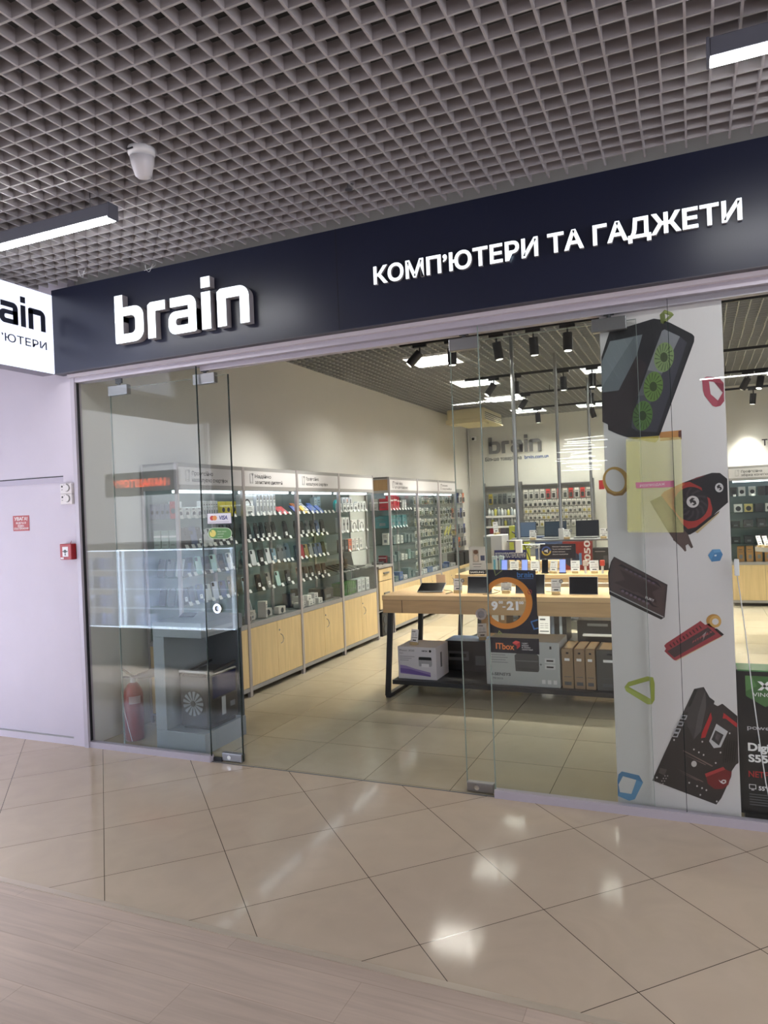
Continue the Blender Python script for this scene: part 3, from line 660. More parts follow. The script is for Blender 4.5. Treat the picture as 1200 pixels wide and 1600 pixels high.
f.px(S7(ell(558, 996, 32, 36, 18)), (196, 192, 190)); f.px(S7([(685, 1112), (900, 1030), (925, 1060), (700, 1150)]), (172, 56, 58))
f.px(S7([(700, 1150), (925, 1060), (1000, 1090), (960, 1240), (890, 1290), (800, 1290), (720, 1230)]), (116, 30, 34))
f.px(S7([(842, 1180), (895, 1215), (930, 1180), (935, 1205), (900, 1232), (870, 1215)]), (214, 208, 208)); f.px(S7(ell(905, 1203, 30, 24, 16)), (214, 208, 208)); f.px(S7(ell(905, 1203, 16, 11, 12)), (116, 30, 34))
for x_, y_ in ((325, 715), (655, 735), (557, 826), (615, 860), (670, 890), (812, 984), (868, 862), (975, 637), (124, 1155), (502, 1216), (594, 1254), (652, 1278), (703, 1302), (632, 1357), (824, 1434)): f.px(S7(ell(x_, y_, 10, 11, 10)), (196, 192, 190)); f.y += 0.00025
f.y -= 0.00025
f.px(S7([(160, 1040), (240, 1060), (215, 1130), (145, 1100)]), (84, 78, 74))
for k in range(8): f.px(S7(ell(165 + (k % 2) * 30 + (k // 2) * 18, 1225 - (k // 2) * 30, 9, 8, 8)), (150, 144, 140)); f.y += 0.00025
f.end('motherboard_print', 'dark motherboard print with red heatsinks at the bottom of the white board', 'picture')
# opening hours poster and the two card stickers
Flat.y0 = YP
def gflat(): return Flat(YP)
pc_ = lambda pts: sc(pts, 760, 880, 10.667)
f = gflat(); DK = (30, 30, 40)
out_ = [(20, 105), (820, 118), (865, 1190), (60, 1160)]
hole = ell(330, 660, 330, 345, 44)
hole = [(max(x, 42), y) for x, y in hole]
ts = MB()
f.px(pc_(out_), DK, pc_(hole))
ro = [(max(x, 30 + (y - 105) * 0.035), y) for x, y in ell(335, 665, 432, 432, 56)]
f.px(pc_(ro), (206, 130, 52), pc_(hole))
f.px(pc_([(120, 108), (140, 108), (155, 195), (250, 118), (272, 120), (150, 212)]), (128, 140, 84))
f.px(pc_(ell(722, 478, 36, 40, 20)), (160, 52, 56), pc_(ell(722, 478, 26, 28, 16)))
f.px(pc_([(735, 970), (855, 930), (858, 955), (760, 985), (805, 1085), (865, 1070), (866, 1092), (790, 1110)]), (66, 116, 176))
f.px(pc_([(188, 1185), (212, 1115), (262, 1165), (230, 1190)]), (140, 150, 84), pc_([(205, 1178), (215, 1140), (245, 1168), (230, 1178)]))
a_ = at(760 + 512 / 10.667, 880 + 236 / 10.667, YP); b2 = at(760 + 782 / 10.667, 880 + 236 / 10.667, YP)
brain(f.mb, rgbm((70, 120, 180)), ((a_.x, f.y, a_.z), (1, 0, 0), (0, 0, 1)), (b2.x - a_.x) / 4.3)
f.mb.box(a_.x, b2.x, f.y - 0.0002, f.y, a_.z - 0.008, a_.z - 0.005, rgbm((70, 120, 180)))
for s_, x_, y_, w_, h_ in (('9', 85, 772, 112, 0.05), ('00', 205, 672, 75, 0.016), ('-', 270, 735, 50, 0.05), ('21', 340, 772, 200, 0.05), ('00', 543, 680, 80, 0.016)):
    a_ = at(760 + x_ / 10.667, 880 + y_ / 10.667, YP)
    if s_ == '-': f.mb.box(a_.x, a_.x + 0.019, f.y - 0.0003, f.y, a_.z - 0.002, a_.z + 0.006, M_PAPER)
    else: f.mb.text(s_, M_PAPER, ((a_.x, f.y, a_.z), (1, 0, 0), (0, 0, 1)), w=w_ / 10.667 / 262, h=h_, bold=0.045)
a_ = at(770, 935.5, YP); f.mb.text('Понеділок – Неділя', M_GREYINK, ((a_.x, f.y, a_.z), (1, 0, 0), (0, 0, 1)), w=0.17, h=0.011)
f.end('opening_hours_poster', 'dark poster with orange ring and opening hours stuck on the glass', 'poster')
f = gflat()
f.px(pc_([(62, 1232), (875, 1262), (885, 1522), (72, 1482)]), DK)
a_ = at(760 + 160 / 10.667, 880 + 1425 / 10.667, YP)
f.mb.text('ITbox', rgbm((222, 130, 70)), ((a_.x, f.y, a_.z), (1, 0, -0.02), (0, 0, 1)), w=0.113, h=0.038, bold=0.018)
f.y -= 0.0004
f.px(pc_([(435, 1322), (490, 1290), (560, 1312), (505, 1352)]), (216, 84, 78)); f.px(pc_([(505, 1352), (560, 1312), (562, 1390), (508, 1432)]), (170, 44, 44)); f.px(pc_([(435, 1322), (505, 1352), (506, 1375), (440, 1340)]), (190, 60, 60))
for k, (s_, w_) in enumerate((('ГАДЖЕТ', 0.036), ('ВІДДАЙ', 0.04), ('В ОБМІН', 0.05), ('ЗАБИРАЙ НОВИЙ', 0.066))):
    a_ = at(760 + 592 / 10.667, 880 + (1345 + k * 34) / 10.667, YP); f.mb.text(s_, M_PAPER, ((a_.x, f.y, a_.z), (1, 0, -0.02), (0, 0, 1)), w=w_, h=0.0075)
f.end('glass_sticker', 'dark horizontal sticker with orange box lettering under the opening hours poster', 'sticker')
f = gflat()
f.px([(323.5, 802), (361, 801), (362, 818), (324, 819)], (120, 120, 130)); f.px([(324.2, 802.8), (360.4, 801.8), (361.4, 817.2), (324.6, 818.2)], (222, 220, 226))
f.px(ell(331.5, 809.5, 3.6, 3.8, 18), (190, 60, 56)); f.px(ell(335.5, 809.4, 3.6, 3.8, 18), (214, 140, 70))
a_ = at(342, 812, YP); f.mb.text('VISA', rgbm((40, 52, 120)), ((a_.x, f.y, a_.z), (1, 0, 0), (0.12, 0, 1)), w=0.076, h=0.029, bold=0.03)
a_ = at(326, 816.5, YP); f.mb.box(a_.x, a_.x + 0.18, f.y - 0.0002, f.y, a_.z, a_.z + 0.002, M_GREYINK)
f.end('payment_sticker', 'white bank card payment sticker on the edge of the left glass', 'sticker')
def pill(x0, x1, y0, y1):
    r = (y1 - y0) / 2; return [(x0 + r + r * math.cos(math.radians(a)), (y0 + y1) / 2 + r * math.sin(math.radians(a))) for a in range(90, 271, 20)] + [(x1 - r + r * math.cos(math.radians(a)), (y0 + y1) / 2 + r * math.sin(math.radians(a))) for a in range(-90, 91, 20)]
f = gflat()
f.px(pill(325, 362.5, 824.5, 842.3), (196, 212, 180)); f.px(pill(326, 361.5, 825.3, 841.5), (82, 132, 66))
f.px([(332.5 + 5 * math.cos(math.radians(a)), 833.5 + 5.6 * math.sin(math.radians(a))) for a in range(-120, 221, 20)] + [(331.5, 833.5)], (216, 200, 96))
for k, w_ in enumerate((0.075, 0.055, 0.045)):
    a_ = at(340, 831.5 + k * 4.0, YP); f.mb.text(('Бери зараз', 'плати потім', 'частинами')[k], rgbm((214, 222, 190)), ((a_.x, f.y, a_.z), (1, 0, 0), (0, 0, 1)), w=w_, h=0.010)
f.end('payment_sticker', 'green rounded sticker with a yellow disc below the bank card sticker', 'sticker')
# ================================================================== shop ceiling equipment
def ceiling_panel(x, y, label, group=None):
    t = thing('ceiling_panel_light', label, 'ceiling light', (x, y, ZC), 0, group)
    MB().box(0.012, SG - 0.002, 0.012, SG - 0.002, 0.062, 0.07, M_PANEL).build('diffuser', t)
    mb = MB()
    for a in (0.0, 0.6): mb.box(a, a + 0.012, 0, SG, -0.004, 0.062, M_WHITE)
    for a in (0.0, 0.6): mb.box(0, SG, a, a + 0.012, -0.004, 0.062, M_WHITE)
    mb.build('frame', t)
    mb = MB()
    for k in (1, 2, 3): mb.box(k * 0.15, k * 0.15 + 0.012, 0.012, 0.6, 0.0, 0.05, M_CHROME)
    for k in range(1, 7): mb.box(0.012, 0.6, k * 0.086, k * 0.086 + 0.01, 0.0, 0.045, M_CHROME)
    mb.build('louvre', t)
PL = ['lit square ceiling panel nearest the entrance above the phone cabinets', 'lit square ceiling panel second from the entrance along the left wall', 'lit square ceiling panel third from the entrance along the left wall',
      'lit square ceiling panel beside the ceiling air conditioner', 'lit square ceiling panel just left of the white board', 'lit square ceiling panel beyond the second spot track', 'lit square ceiling panel beyond the third spot track', 'lit square ceiling panel nearest the grey brain wall letters']
for k, (x, y) in enumerate(PANELS):
    ceiling_panel(x, y, PL[k] if k < 8 else 'lit square ceiling panel hidden behind the white board', None if k < 8 else 'ceiling panels behind the board')
def spot_proto():
    t = thing('track_spotlight', 'black cylinder spotlight hanging under a ceiling track', 'spotlight', (0, 0, 0))
    MB().rbox(-0.075, 0.075, -0.018, 0.018, -0.03, 0.0, M_BLACK, 0.003).cyl((0, 0, -0.03), (0, 0, -0.085), 0.009, M_BLACK, 8).build('adapter', t)
    return t
def spot(x, y, tx, ty, label, power=1.0):
    """tx, ty: how far the lamp leans along x and y, in radians"""
    t = thing('track_spotlight', label, 'spotlight', (x, y, 3.49))
    MB().rbox(-0.075, 0.075, -0.018, 0.018, -0.03, 0.0, M_BLACK, 0.003).cyl((0, 0, -0.03), (0, 0, -0.085), 0.009, M_BLACK, 8).build('adapter', t)
    h = MB().cyl((0, 0, 0.0), (0, 0, -0.17), 0.046, M_BLACK, 20).cyl((0, 0, -0.169), (0, 0, -0.172), 0.040, M_WHITE, 18).build('lamp_body', t, loc=(0, 0, -0.082), rot=(ty, tx, 0))
    MB().cyl((0, 0, -0.171), (0, 0, -0.174), 0.031, M_LENS, 18).build('lens', h)
    if power:
        l = bpy.data.lights.new('spot', 'SPOT'); l.energy = SPOT * power; l.spot_size = math.radians(64); l.spot_blend = 0.8; l.shadow_soft_size = 0.03; l.color = (1.0, 0.955, 0.86)
        o = bpy.data.objects.new('spot', l); COL.objects.link(o); o.parent = h; o.location = (0, 0, -0.18)
def track(x0, x1, y, label):
    t = thing('light_track', label, 'track', ((x0 + x1) / 2, y, 3.49)); h = (x1 - x0) / 2
    MB().box(-h, h, -0.017, 0.017, 0.0, 0.032, M_BLACK).build('rail', t)
    for s in (-0.8, 0, 0.8): MB().cyl((h * s, 0, 0.03), (h * s, 0, 0.12), 0.005, M_BLACK, 6).build('hanger', t)
track(-2.82, 3.5, 2.84, 'long black spotlight track nearest the entrance')
track(-2.84, 3.5, 5.25, 'black spotlight track second from the entrance')
track(-2.62, 3.5, 6.95, 'black spotlight track third from the entrance')
track(-2.80, 3.5, 8.70, 'black spotlight track nearest the back wall')
spot(-2.60, 2.84, 0.75, -0.2, 'black spotlight tilted left at the end of the nearest track', 0.8)
spot(-2.25, 2.84, 0.0, 0.05, 'black spotlight hanging straight, second from the left on the nearest track')
spot(-1.78, 2.84, -0.12, 0.1, 'black spotlight third from the left on the nearest track, beside a hanging pole')
spot(-1.41, 2.84, -0.02, 0.1, 'black spotlight fourth from the left on the nearest track', 0.8)
spot(-1.08, 2.84, 0.0, -0.05, 'black spotlight with bright lens at the right of the nearest track')
spot(-2.44, 5.25, 0.6, -0.2, 'black spotlight tilted left at the end of the second track', 0.8)
spot(-2.14, 5.25, 0.0, -0.04, 'black spotlight with bright lens, second from the left on the second track')
spot(-1.52, 5.25, 0.02, 0.1, 'black spotlight hanging straight at the middle of the second track')
spot(-1.16, 5.25, 0.0, -0.05, 'black spotlight with bright lens at the right of the second track')
spot(-2.38, 6.95, 0.55, -0.2, 'black spotlight tilted left at the end of the third track', 0.8)
spot(-0.98 - 0.42, 6.95, 0.0, -0.05, 'black spotlight with bright lens at the right of the third track')
spot(-2.55, 8.70, 0.0, 0.2, 'black spotlight hanging straight on the track nearest the back wall')
spot(-1.62, 8.70, -0.25, 0.3, 'black spotlight leaning over on the track nearest the back wall')
for k, (tx, ty) in enumerate(((0.5, 0.3), (0.2, -0.2), (-0.4, 0.2))):
    spot(0.72 + 0.16 * k, 6.95, tx, ty, ('leftmost', 'middle', 'right hand')[k] + ' of the three clustered black spotlights beyond the right glass', 1.0)
for x, y in ((1.0, 2.84), (2.4, 2.84), (1.2, 5.25), (2.5, 5.25), (2.4, 6.95), (0.9, 8.7)): spot(x, y, 0.1, 0.1, 'black spotlight on a track behind the white board', 1.0)
for o in [o for o in COL.objects if o.get('label') == 'black spotlight on a track behind the white board']: o['group'] = 'spotlights behind the white board'
def pole(x, y, z0, label):
    t = thing('power_pole', label, 'pole', (x, y, z0))
    MB().cyl((0, 0, 0), (0, 0, ZC + 0.05 - z0), 0.02, M_STEEL, 14).build('tube', t)
    MB().rbox(-0.03, 0.03, -0.03, 0.03, -0.01, 0.12, M_WHITE, 0.004).build('outlet_box', t)
pole(-1.655, 2.935, 1.30, 'nearest slim steel power pole hanging from the shop ceiling grid')
pole(-1.525, 4.67, 1.345, 'second slim steel power pole, ending above the laptop shelf')
pole(-1.41, 6.70, 1.345, 'third slim steel power pole, beside the left edge of the white board')
ac = thing('air_conditioner', 'cream under ceiling air conditioner in the far left corner', 'air conditioner', (-3.95, 9.2, 3.30))
MB().rbox(-0.26, 0.46, -0.65, 0.65, 0.06, 0.29, mat('aged_cream', (206, 196, 160), 0.5), 0.03, 3).rbox(-0.28, 0.42, -0.66, -0.2, 0.02, 0.10, MATS['aged_cream'], 0.01).build('housing', ac)
mb = MB()
for k in range(4): mb.box(0.452, 0.47, -0.6, 0.6, 0.09 + k * 0.035, 0.10 + k * 0.035, M_DARK)
mb.build('outlet_grille', ac)
MB().rbox(0.28, 0.49, -0.64, 0.64, 0.05, 0.075, MATS['aged_cream'], 0.008).build('air_flap', ac)
# grey letters and slogan on the back wall
wl = thing('wall_logo', 'large grey brain letters with a web address below on the back wall', 'sign', (-3.98, 10.65, 2.87))
p_ = at(764, 710, 10.62); q_ = at(846, 706, 10.62); ws_ = (q_.x - p_.x)
MBx = MB(); brain(MBx, mat('logo_grey', (104, 104, 106), 0.5), ((p_.x + 3.98, -0.04, 0.0), (1, 0, 0), (0, 0, 1)), ws_ / 4.33, 0.035, mat('logo_side', (134, 134, 134), 0.5)); MBx.build('lettering', wl)
MB().text('Більше товарів на', M_GREYINK, ((-0.10, -0.004, -0.145), (1, 0, 0), (0, 0, 1)), w=0.78, h=0.075, bold=0.03).build('slogan', wl)
MB().text('brain.com.ua', rgbm((44, 72, 140)), ((0.74, -0.004, -0.145), (1, 0, 0), (0, 0, 1)), w=0.50, h=0.075, bold=0.03).build('web_address', wl)
cm = thing('wall_camera', 'small black dome camera high in the far left corner', 'security camera', (-4.30, 10.62, 3.22))
MB().rbox(-0.05, 0.05, -0.05, 0.02, -0.04, 0.04, M_WHITE, 0.01).build('base', cm); MB().cyl((0, -0.05, 0), (0, -0.075, -0.01), 0.028, M_BLACK, 12).build('lens', cm)
MB().cyl((-4.42, 10.60, 2.2), (-4.42, 10.60, 3.4), 0.018, M_SWALL, 8).build('conduit_pipe')
tag(bpy.data.objects['conduit_pipe'], 'pale vertical conduit in the far left corner of the shop', 'pipe')
# ================================================================== display cabinets
ZS = [1.01, 1.265, 1.51, 1.77]                                   # the four glass shelves
def phone_icon(mb, fr):
    o, ax, ay = (Vector(q) for q in fr); A = lambda x, y: o + ax * x + ay * y
    for a, b in (((0, 0), (0.045, 0)), ((0.045, 0), (0.045, 0.095)), ((0.045, 0.095), (0, 0.095)), ((0, 0.095), (0, 0)), ((0, 0.012), (0.045, 0.012)), ((0.036, 0.08), (0.056, 0.08)), ((0.056, 0.08), (0.056, 0.10)), ((0.056, 0.10), (0.036, 0.10)), ((0.036, 0.10), (0.036, 0.08))):
        mb.beam(A(*a), A(*b), 0.0022, 0.0022, M_GREYINK)
def cabinet(loc, rz, lines, label, width=1.008, tags=None, side=(0, 1), oak=False, shelves=True):
    """local frame: front at x = 0, goods behind it, width along +y"""
    t = thing('display_cabinet', label, 'cabinet', loc, rz); D = 0.385; Wd = width
    mb = MB()
    for y in (0.0, Wd - 0.022):
        mb.box(-0.028, 0.004, y, y + 0.022, 0, 2.25, M_ALU).box(-D, -D + 0.022, y, y + 0.022, 0, 2.25, M_ALU)
    for z0, z1 in ((0.055, 0.095), (0.665, 0.712), (2.02, 2.062), (2.215, 2.25)): mb.box(-0.026, 0.0, 0.022, Wd - 0.022, z0, z1, M_GREY)
    for y in (0.004, Wd - 0.018): mb.box(-D + 0.022, -0.028, y, y + 0.014, 0.665, 0.70, M_GREY).box(-D + 0.022, -0.028, y, y + 0.014, 2.02, 2.06, M_GREY).box(-D + 0.022, -0.028, y, y + 0.014, 2.215, 2.25, M_GREY)
    mb.build('frame', t)
    MB().box(-D, -0.026, 0.004, Wd - 0.004, 0.06, 0.075, M_GREY).box(-D, -0.004, 0.022, Wd - 0.022, 0.69, 0.706, M_GREY).box(-D, -0.004, 0.004, Wd - 0.004, 2.235, 2.252, M_GREY).build('carcass', t)
    MB().box(-D, -D + 0.008, 0.022, Wd - 0.022, 0.075, 2.235, mat('cabinet_back', (112, 126, 128), 0.3, 0.0)).build('back_panel', t)
    for s in side:
        y = 0.006 if s == 0 else Wd - 0.012
        MB().box(-D + 0.02, -0.028, y, y + 0.006, 0.70, 2.02, M_CGLASS).build('side_glass', t)
        MB().box(-D + 0.02, -0.028, y, y + 0.008, 0.08, 0.665, M_MAPLE).build('side_board', t)
        MB().box(-D + 0.02, -0.028, y, y + 0.008, 2.06, 2.215, M_OAK if oak else M_GREY).build('top_side_board', t)
    hs = MB().box(-0.012, 0.001, 0.024, Wd - 0.024, 2.062, 2.215, mat('sign_white', (204, 204, 206), 0.5)).build('header_sign', t)
    if lines:
        mb = MB(); phone_icon(mb, ((0.002, 0.12, 2.092), (0, 1, 0), (0, 0, 1)))
        for k, l in enumerate(lines): mb.text(l, rgbm((52, 53, 58)), ((0.002, 0.205, 2.147 - 0.058 * k), (0, 1, 0), (0, 0, 1)), h=0.036, w=(0.3, 0.52)[k] if len(l) > 4 else None, bold=0.016)
        mb.build('lettering', hs)
    for k in (0, 1):
        y0, y1 = (0.024, Wd / 2 - 0.002) if k == 0 else (Wd / 2 + 0.002, Wd - 0.024)
        MB().box(-0.012, -0.007, y0, y1, 0.715, 2.018, M_CGLASS).build('glass_door', t)
        d = MB().box(-0.02, -0.002, y0, y1, 0.098, 0.662, M_MAPLE).build('cupboard_door', t)
        if k == 1:
            MB().tube([(0.0, y0 + 0.055, 0.42), (0.02, y0 + 0.062, 0.435), (0.026, y0 + 0.07, 0.47), (0.02, y0 + 0.062, 0.505), (0.0, y0 + 0.055, 0.52)], 0.004, M_STEEL, 6).build('handle', d)
            MB().cyl((-0.004, y0 + 0.035, 0.565), (0.004, y0 + 0.035, 0.565), 0.01, M_STEEL, 10).build('lock', d)
    for k, z in enumerate(ZS if shelves else ()):
        s = MB().box(-D + 0.012, -0.02, 0.024, Wd - 0.024, z - 0.006, z, M_SHELF).build('glass_shelf', t)
        for y in (tags or {}).get(k, ()):
            p = MB().add([(-0.018, y - 0.021, z - 0.002), (-0.018, y + 0.021, z - 0.002), (-0.036, y + 0.021, z + 0.03), (-0.036, y - 0.021, z + 0.03), (-0.020, y - 0.021, z - 0.004), (-0.020, y + 0.021, z - 0.004), (-0.038, y + 0.021, z + 0.029), (-0.038, y - 0.021, z + 0.029)], [(0, 1, 2, 3), (7, 6, 5, 4), (0, 3, 7, 4), (1, 5, 6, 2), (3, 2, 6, 7), (0, 4, 5, 1)], M_PAPER)
            p.build('price_tag', s)
    MB().box(-0.12, -0.065, 0.08, Wd - 0.08, 1.995, 2.018, M_CSTRIP).build('light_strip', t)
    return t
def goods_frame(loc, rz):
    M = Matrix.Translation(Vector(loc)) @ Matrix.Rotation(rz, 4, 'Z'); return M
def stand_phone(M, y, z, col, label, kind='case', h=0.155, lean=0.22, x=-0.075, yaw=0.0, card=False, w=0.074, group=None):
    """one phone cover or phone leaning backwards on its shelf"""
    mb = MB(); c = rgbm(col, 0.35)
    out = rr(-w / 2, w / 2, 0, h, (0.012,) * 4, 4)
    mb.shape([out], c, ((0.005, 0, 0), (0, 1, 0), (0, 0, 1)), 0.010)
    dark = sum(col) < 200; cam_c = rgbm((60, 62, 66) if not dark else (44, 45, 50), 0.3)
    mb.shape([rr(-w / 2 + 0.006, -w / 2 + 0.034, h - 0.044, h - 0.008, (0.007,) * 4, 3)], cam_c, ((0.0075, 0, 0), (0, 1, 0), (0, 0, 1)), 0.0025)
    for zz in (h - 0.018, h - 0.034): mb.cyl((0.0075, -w / 2 + 0.014, zz), (0.0088, -w / 2 + 0.014, zz), 0.0055, M_SCREEN, 8)
    if card: mb.box(0.0055, 0.0068, -0.013, 0.019, 0.028, 0.068, M_PAPER).box(0.0068, 0.0072, -0.006, 0.008, 0.05, 0.058, M_GREYINK)
    if kind == 'pack': mb.shape([[(-w / 2, h - 0.004), (w / 2, h - 0.004), (w / 2 - 0.008, h + 0.028), (0.012, h + 0.03), (-0.012, h + 0.03), (-w / 2 + 0.008, h + 0.028)], ell(0, h + 0.017, 0.009, 0.006, 10)], c, ((0.002, 0, 0), (0, 1, 0), (0, 0, 1)), 0.002)
    o = mb.build('phone_case' if kind != 'phone' else 'smartphone')
    o.matrix_world = M @ Matrix.Translation((x, y, z + 0.002)) @ Matrix.Rotation(yaw, 4, 'Z') @ Matrix.Rotation(-lean, 4, 'Y')
    return tag(o, label, 'phone case' if kind != 'phone' else 'smartphone', group)
def carton(M, x, y, z, d, w, h, col, label, name='product_box', cat='box', print_=None, top=None, yaw=0.0, group=None, tilt=0.0):
    """a printed carton: front face at local x, width along y"""
    mb = MB().rbox(-d, 0, -w / 2, w / 2, 0, h, rgbm(col, 0.45), min(0.0025, d / 5, w / 5, h / 5), 1)
    if print_ == 'bud': mb.shape([ell(0, h * 0.42, w * 0.28, h * 0.2, 14)], rgbm((60, 62, 70)), ((0.0006, 0, 0), (0, 1, 0), (0, 0, 1))).box(0, 0.0006, -w * 0.3, w * 0.1, h * 0.82, h * 0.88, M_INK)
    elif print_ == 'watch': mb.shape([ell(0, h * 0.55, w * 0.26, w * 0.26, 14)], M_INK, ((0.0008, 0, 0), (0, 1, 0), (0, 0, 1))).shape([rr(-w * 0.15, w * 0.15, h * 0.12, h * 0.88, (w * 0.1,) * 4, 3)], rgbm((48, 48, 54)), ((0.0006, 0, 0), (0, 1, 0), (0, 0, 1)))
    elif print_ == 'orange_watch': mb.shape([rr(-w * 0.15, w * 0.15, h * 0.12, h * 0.88, (w * 0.1,) * 4, 3)], rgbm((206, 110, 76)), ((0.0006, 0, 0), (0, 1, 0), (0, 0, 1))).shape([ell(0, h * 0.6, w * 0.2, w * 0.2, 14)], M_INK, ((0.0008, 0, 0), (0, 1, 0), (0, 0, 1)))
    elif print_ == 'headphone':
        mb.shape([ell(0.0, h * 0.45, w * 0.30, h * 0.34, 20, 0, 180) + ell(0.0, h * 0.45, w * 0.23, h * 0.26, 20, 180, 0)], rgbm((44, 44, 48)), ((0.0008, 0, 0), (0, 1, 0), (0, 0, 1)))
        for s in (-1, 1): mb.shape([ell(s * w * 0.26, h * 0.40, w * 0.09, h * 0.2, 14)], rgbm((60, 60, 66)), ((0.0012, 0, 0), (0, 1, 0), (0, 0, 1)))
        mb.box(0, 0.0006, -w * 0.45, -w * 0.37, h * 0.85, h * 0.93, M_RED)
    elif print_ == 'stripe': mb.box(0, 0.0006, -w * 0.5, w * 0.5, h * 0.62, h * 0.72, M_PAPER).box(0, 0.0006, -w * 0.3, w * 0.3, h * 0.2, h * 0.24, M_GREYINK)
    elif print_ == 'text': mb.box(0, 0.0006, -w * 0.32, w * 0.2, h * 0.75, h * 0.8, M_GREYINK).box(0, 0.0006, -w * 0.32, w * 0.3, h * 0.62, h * 0.65, M_GREYINK).box(0, 0.0006, -w * 0.2, w * 0.24, h * 0.2, h * 0.45, rgbm((120, 124, 130)))
    elif print_ == 'round': mb.shape([ell(0, h * 0.45, min(w * 0.33, h * 0.38), min(w * 0.33, h * 0.38), 16)], rgbm((52, 54, 60)), ((0.0006, 0, 0), (0, 1, 0), (0, 0, 1)))
    elif print_: mb.box(0, 0.0006, -w * 0.42, w * 0.42, h * 0.12, h * 0.7, rgbm(print_))
    o = mb.build(name); o.matrix_world = M @ Matrix.Translation((x, y, z + 0.001)) @ Matrix.Rotation(yaw, 4, 'Z') @ Matrix.Rotation(-tilt, 4, 'Y')
    return tag(o, label, cat, group)
def hang_pack(M, x, y, z, w, h, col, ptint, label, group=None, name='hanging_package'):
    """a small blister card on a hook: card with a hole, header strip, blister"""
    mb = MB().shape([rr(-w / 2, w / 2, 0, h, (0.006,) * 4, 2), ell(0, h - 0.012, 0.007, 0.004, 8)], rgbm(col, 0.5), ((0, 0, 0), (0, 1, 0), (0, 0, 1)), 0.002)
    mb.rbox(0.0, 0.016, -w * 0.36, w * 0.36, h * 0.10, h * 0.58, rgbm(ptint, 0.25), 0.004, 1)
    mb.box(0, 0.0008, -w * 0.4, w * 0.4, h * 0.66, h * 0.76, rgbm(tuple(int(c * 0.55) for c in col)))
    mb.cyl((-0.06, 0, h - 0.012), (0.03, 0, h - 0.010), 0.0025, M_CHROME, 6)
    o = mb.build(name); o.matrix_world = M @ Matrix.Translation((x, y, z)); return tag(o, label, 'package', group)
CX = -4.05
CY0 = [0.665, 1.648, 2.678, 3.700]
CW = [0.983, 1.03, 1.022, 1.03]
CN = ['first', 'second', 'third', 'fourth']
BK, WH, TL, MN, BLU, GR = (30, 32, 37), (214, 216, 218), (96, 150, 150), (168, 200, 190), (70, 84, 120), (96, 104, 108)
R2 = random.Random(3)
LN = [('Професійно', 'налаштуємо смартфон'), ('Надійно', 'захистимо дисплей'), ('Професійно', 'налаштуємо смартфон'), None]
SN = {3: 'top', 2: 'second', 1: 'third', 0: 'lowest'}
def row(ci, si, items, x=-0.075):
    """phones or covers along one shelf of one cabinet: (place along the cabinet, colour, colour word, kind, white card)"""
    M = goods_frame((CX, CY0[ci], 0), 0)
    for k, (y, col, word, kind, card) in enumerate(items):
        lab = '%s %s, %s from left on the %s shelf of the %s cabinet' % (word, 'phone cover' if kind != 'phone' else 'smartphone', ORD[k], SN[si], CN[ci])
        stand_phone(M, y, ZS[si], col, lab, kind, h=R2.uniform(0.148, 0.162), yaw=R2.uniform(-0.12, 0.12) - 0.15, card=card, x=x)
def spread(a, b, n): return [a + (b - a) * k / max(1, n - 1) for k in range(n)]
ROWS = {
 (0, 2): [(0.14, BK, 'black', 'pack', False), (0.225, BK, 'black', 'pack', False), (0.305, BLU, 'dark blue', 'pack', False), (0.39, BK, 'black', 'pack', True), (0.47, WH, 'white', 'case', False), (0.54, WH, 'white', 'case', False), (0.63, BK, 'black', 'case', False), (0.74, BK, 'black', 'pack', True), (0.86, BK, 'black', 'pack', True)],
 (0, 1): [(0.16, BK, 'black', 'case', False), (0.24, BK, 'black', 'case', False), (0.36, MN, 'mint', 'case', False), (0.47, BK, 'black', 'case', False), (0.58, MN, 'mint', 'case', False), (0.70, BK, 'black', 'case', False), (0.83, WH, 'white', 'case', False)],
 (0, 0): [(0.16, BK, 'black', 'case', True), (0.25, BK, 'black', 'case', False), (0.37, BLU, 'dark blue', 'case', True), (0.48, WH, 'white', 'case', False), (0.59, (200, 206, 222), 'pale blue', 'case', False), (0.71, BLU, 'dark blue', 'case', False), (0.84, (150, 140, 120), 'brown', 'pack', False)],
 (1, 2): [(y, BK, 'black', 'pack', True) for y in (0.10, 0.20, 0.34, 0.44, 0.55, 0.67, 0.90)],
 (1, 1): [(0.10, TL, 'teal', 'case', True), (0.25, WH, 'white', 'case', False), (0.39, BK, 'black', 'case', True), (0.53, WH, 'white', 'case', False), (0.64, (110, 140, 160), 'grey blue', 'case', True), (0.76, GR, 'smoky grey', 'pack', False), (0.84, GR, 'smoky grey', 'pack', False), (0.92, (88, 104, 112), 'slate grey', 'pack', False)],
 (1, 0): [(0.09, (176, 204, 218), 'white and blue', 'case', False), (0.33, BK, 'black', 'case', True), (0.52, (150, 146, 140), 'grey', 'case', True), (0.70, (176, 208, 204), 'pale mint', 'case', False), (0.91, (80, 84, 88), 'dark grey', 'case', True)],
 (2, 2): [(y, c, w_, 'pack', True) for y, c, w_ in zip(spread(0.11, 0.72, 6), (BK, BK, (70, 74, 78), BK, BLU, BK), ('black', 'black', 'dark grey', 'black', 'dark blue', 'black'))],
 (2, 1): [(0.10, (70, 84, 92), 'slate grey', 'case', False), (0.20, (150, 60, 66), 'red', 'case', False), (0.30, (140, 124, 84), 'gold', 'case', False), (0.41, (126, 130, 136), 'grey', 'case', False), (0.52, BLU, 'blue', 'case', False), (0.62, (78, 88, 128), 'light blue', 'case', False), (0.72, BK, 'black', 'case', False)],
 (2, 0): [(0.12, (196, 176, 170), 'white and orange', 'case', False), (0.27, BK, 'black', 'case', True), (0.41, BK, 'black', 'case', True), (0.57, BK, 'black', 'case', True), (0.72, BK, 'black', 'case', True)],
}
